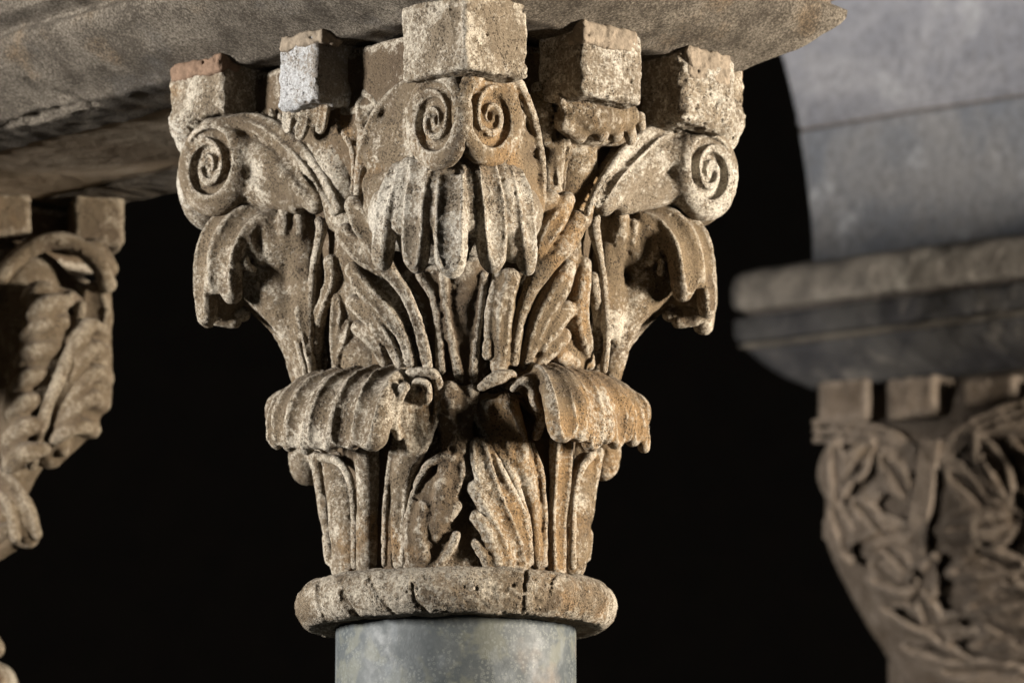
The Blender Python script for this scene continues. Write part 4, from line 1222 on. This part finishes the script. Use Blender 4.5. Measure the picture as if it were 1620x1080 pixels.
# arch stones above
WALL = thing('arch_wall', 'blurred pale blue-grey arch of large smooth stones rising from the moulded impost on the right', 'arch', (K0[0] + .2, K0[1], P(1400, 400, D3)[2]))
def solid(name, outline, off, thick, mat, label, amp=0.002):
    """outline in photograph pixels laid on the pier's wall plane, given real thickness"""
    import bmesh
    pts = [P3(x, y, off) for x, y in outline]
    bm = bmesh.new()
    a = [bm.verts.new(p) for p in pts]
    back = np.array([-nR3[0], -nR3[1], 0]) * thick
    b = [bm.verts.new(p + back) for p in pts]
    bm.faces.new(a); bm.faces.new(b[::-1])
    n = len(a)
    for i in range(n): bm.faces.new([a[i], b[i], b[(i + 1) % n], a[(i + 1) % n]])
    bmesh.ops.recalc_face_normals(bm, faces=bm.faces)
    bmesh.ops.bevel(bm, geom=[e for e in bm.edges], offset=0.004, segments=2, affect='EDGES', clamp_overlap=True)
    me = bpy.data.meshes.new(name); bm.to_mesh(me); bm.free()
    return part(name, me, mat, WALL, label)
WOFF = -0.085
solid('stone', [(1262, 208), (1266, 230), (1272, 270), (1277, 310), (1281, 350), (1283, 380), (1284, 425), (1500, 398), (1700, 374), (1700, 140), (1440, 178)], WOFF, 0.5, ARCH_LOW, 'lower blue-grey stone with pale lichen stains')
solid('stone', [(1180, -60), (1205, 10), (1225, 60), (1240, 105), (1250, 145), (1258, 180), (1261, 203), (1440, 173), (1700, 135), (1700, -60)], WOFF + 0.002, 0.5, ARCH, 'upper smooth grey-violet stone')
solid('mortar_joint', [(1262, 196), (1264, 214), (1440, 184), (1700, 146), (1700, 128), (1440, 168)], WOFF - 0.004, 0.45, JOINT, None)
solid('mortar_joint', [(1286, 395), (1286, 430), (1700, 378), (1700, 345)], WOFF - 0.006, 0.45, JOINT, None)

# capital of the pier
AXS = AX
AX = P(1620, 800, D3)[:2]
PC = thing('stone_capital', 'blurred dim brown capital carved with interlaced strapwork at the lower right', 'capital', (AX[0], AX[1], P(1600, 1075, D3)[2]), 'carved leafy capitals')
nf = np.array([nR3[0], nR3[1], 0.0])
MODES['p'] = lambda px, py, off: P3(px, py, -0.075 + taper(py) + off / S)
def taper(py):  # the face falls back towards the shaft
    return float(np.interp(py, [600, 700, 760, 850, 950, 1080, 1200], [0.0, 0.0, -0.005, -0.02, -0.07, -0.14, -0.16]))
def sil(py): return float(np.interp(py, [610, 690, 700, 720, 850, 890, 950, 1010, 1080, 1150], [1292, 1292, 1300, 1306, 1306, 1325, 1358, 1395, 1440, 1450]))
class C3(Carve):
    pass
c = C3()
for y in range(716, 1180, 26):
    x0 = sil(y) + 52
    bo = -68 - (0 if y < 800 else min(22, (y - 800) * .3))
    c.add([(x0, y, bo, 52), (x0 + 110, y, bo, 54), (x0 + 220, y, bo, 54), (1760, y, bo, 54)], 'p', k=14, n=nf)
def p3_part(name, c, seed, vox=0.0045, label=None, rough=1.2):
    return part(name, c.mesh(name, vox, rough, seed), FAR_R, PC, label)
p3_part('bell', c, 121, 0.007)
# plain rear
c = Carve()
for y in range(700, 1180, 60):
    c.add([(1545, y, -290, 165 if y < 850 else 140), (1700, y, -250, 175 if y < 850 else 150)], 'p', k=14)
p3_part('core', c, 122, 0.012)
def pblock(x0, x1, seed):
    c = Carve()
    a = P3(x0, 650, -0.072); b = P3(x1, 650, -0.072)
    zt_ = P3((x0 + x1) / 2, 595, -0.072)[2]; zb_ = P3((x0 + x1) / 2, 668 if x0 < 1400 else 660, -0.072)[2]
    ctr = (a + b) / 2; h = np.linalg.norm((b - a)[:2]) / 2
    c.box([ctr[0] - nR3[0] * .06, ctr[1] - nR3[1] * .06, (zt_ + zb_) / 2], [h, .06, (zt_ - zb_) / 2], -th, rnd=10)
    return p3_part('block', c, seed, 0.005)
pblock(1292, 1374, 131); pblock(1400, 1480, 132); pblock(1518, 1606, 133); pblock(1640, 1700, 134)
c = Carve()
a = P3(1310, 650, -0.14); b = P3(1720, 650, -0.14); ctr = (a + b) / 2
c.box([ctr[0] - nR3[0] * .06, ctr[1] - nR3[1] * .06, ctr[2] - 0.0 + .01], [np.linalg.norm((b - a)[:2]) / 2, .06, .05], -th, rnd=10)
p3_part('recessed_core', c, 135, 0.007)
c = Carve()
def strap(pts, r=9, off=14):
    r = r * 1.35; off = off + 14
    c.add([(x, y, off, r) for x, y in pts], 'p', k=4, g=0)
    c.cut([(x, y, off + r * .95, r * .3) for x, y in pts], 'p', k=2)
def leafl(a, b, w, bow=0.0, r=8, off=16):
    """a pointed leaf: two bowed edges and a hollow with a midrib"""
    (x0, y0), (x1, y1) = a, b
    dx, dy = x1 - x0, y1 - y0; L = math.hypot(dx, dy); nx, ny = -dy / L, dx / L
    for sgn in (1, -1):
        pts = []
        for t in (0, .25, .5, .75, 1):
            o_ = (w * 1.1 * sgn + bow) * math.sin(math.pi * t)
            pts.append((x0 + dx * t + nx * o_, y0 + dy * t + ny * o_, off + 10, r))
        c.add(pts, 'p', k=3)
    c.add([(x0 + dx * t + nx * bow * math.sin(math.pi * t), y0 + dy * t + ny * bow * math.sin(math.pi * t), off + 6 - w * .35, w * (1.0 if t == .5 else .8)) for t in (.2, .5, .8)], 'p', k=6)
    c.cut([(x0 + dx * t + nx * bow * math.sin(math.pi * t), y0 + dy * t + ny * bow * math.sin(math.pi * t), off + 6 + w * .72, 6) for t in (.1, .3, .5, .7, .9)], 'p', k=3)
def hole(pts, r=12):
    c.cut([(x, y, 6, r) for x, y in pts], 'p', k=4); c.cut([(x, y, 22, r * 1.1) for x, y in pts], 'p', k=4)
# flat arched bands under the blocks
for o_ in (0, 14, 28):
    c.add([(1290, 668 + o_, 22, 6), (1350, 670 + o_, 22, 6), (1410, 684 + o_, 20, 6), (1455, 715 + o_, 18, 6)], 'p', k=2)
    c.add([(1720, 612 + o_, 22, 6), (1620, 634 + o_, 24, 6), (1550, 660 + o_, 24, 6), (1500, 695 + o_, 22, 6), (1470, 735 + o_, 18, 6)], 'p', k=2)
# stem and its crossing ribbons
for o_ in (-11, 0, 11):
    c.add([(1474 + o_, 700, 26, 7), (1464 + o_, 770, 28, 7), (1452 + o_, 840, 26, 7), (1446 + o_, 900, 20, 7)], 'p', k=2)
    c.add([(1306, 838 + o_, 22, 6), (1360, 800 + o_, 24, 6), (1410, 755 + o_, 24, 6), (1450, 725 + o_, 22, 6)], 'p', k=2)
    c.add([(1480, 722 + o_, 22, 6), (1530, 752 + o_, 26, 6), (1575, 795 + o_, 24, 6), (1640, 850 + o_, 20, 6)], 'p', k=2)
leafl((1345, 868), (1448, 835), 24, -6); leafl((1486, 838), (1622, 815), 36, 4, 9); leafl((1545, 690), (1600, 790), 20)
leafl((1320, 700), (1325, 800), 20); leafl((1318, 800), (1345, 885), 18); leafl((1380, 700), (1330, 770), 16)
leafl((1375, 915), (1478, 935), 24, 0, 9); leafl((1395, 955), (1500, 1010), 22, 0, 9); leafl((1500, 905), (1620, 890), 26, 0, 9)
leafl((1455, 930), (1500, 1020), 20, 10, 9); leafl((1430, 1020), (1540, 1048), 18, 0, 8); leafl((1530, 960), (1650, 940), 24, 0, 10)
leafl((1540, 1020), (1660, 1000), 22, 0, 9); leafl((1600, 690), (1700, 760), 26, 0, 9); leafl((1630, 780), (1700, 870), 26, 0, 9)
leafl((1485, 1060), (1620, 1060), 14, 0, 8); leafl((1395, 720), (1440, 790), 16, 0, 8); leafl((1500, 745), (1560, 800), 18, 0, 8); leafl((1350, 790), (1400, 845), 14, 0, 7); leafl((1480, 880), (1440, 960), 18, 0, 8); leafl((1380, 890), (1430, 930), 14, 0, 8); leafl((1540, 870), (1600, 900), 16, 0, 8); leafl((1560, 980), (1620, 1020), 18, 0, 8); leafl((1470, 990), (1560, 985), 16, 0, 8); leafl((1405, 868), (1440, 905), 14, 0, 7)
hole([(1360, 868), (1372, 872)], 13); hole([(1560, 850)], 13); hole([(1428, 800), (1440, 815)], 8); hole([(1552, 712), (1572, 742)], 7)
hole([(1455, 905), (1450, 915)], 10); hole([(1425, 965), (1455, 990)], 7); hole([(1500, 880), (1490, 900)], 8); hole([(1600, 915)], 10)
hole([(1362, 740), (1352, 760)], 7); hole([(1470, 1020), (1500, 1032)], 6); hole([(1520, 950), (1530, 985)], 8); hole([(1495, 770), (1515, 790)], 7)
p3_part('strapwork', c, 123, 0.0036)
del MODES['p']
AX = AXS
PS = thing('pier_shaft', 'dim stone shaft below the blurred interlaced capital at the lower right', 'column', (P(1600, 1075, D3)[0], P(1600, 1075, D3)[1], 1.2), 'column shafts')
pc = P(1640, 1090, D3 + 100)
part('shaft', lathe_mesh('shaft', [(0, 1.2), (0.16, 1.2), (0.16, pc[2]), (0, pc[2])], pc[:2], 64), FAR_R, PS)

# ------------------------------------------------------------------ wall at the back of the walk, darkness painted into its stone
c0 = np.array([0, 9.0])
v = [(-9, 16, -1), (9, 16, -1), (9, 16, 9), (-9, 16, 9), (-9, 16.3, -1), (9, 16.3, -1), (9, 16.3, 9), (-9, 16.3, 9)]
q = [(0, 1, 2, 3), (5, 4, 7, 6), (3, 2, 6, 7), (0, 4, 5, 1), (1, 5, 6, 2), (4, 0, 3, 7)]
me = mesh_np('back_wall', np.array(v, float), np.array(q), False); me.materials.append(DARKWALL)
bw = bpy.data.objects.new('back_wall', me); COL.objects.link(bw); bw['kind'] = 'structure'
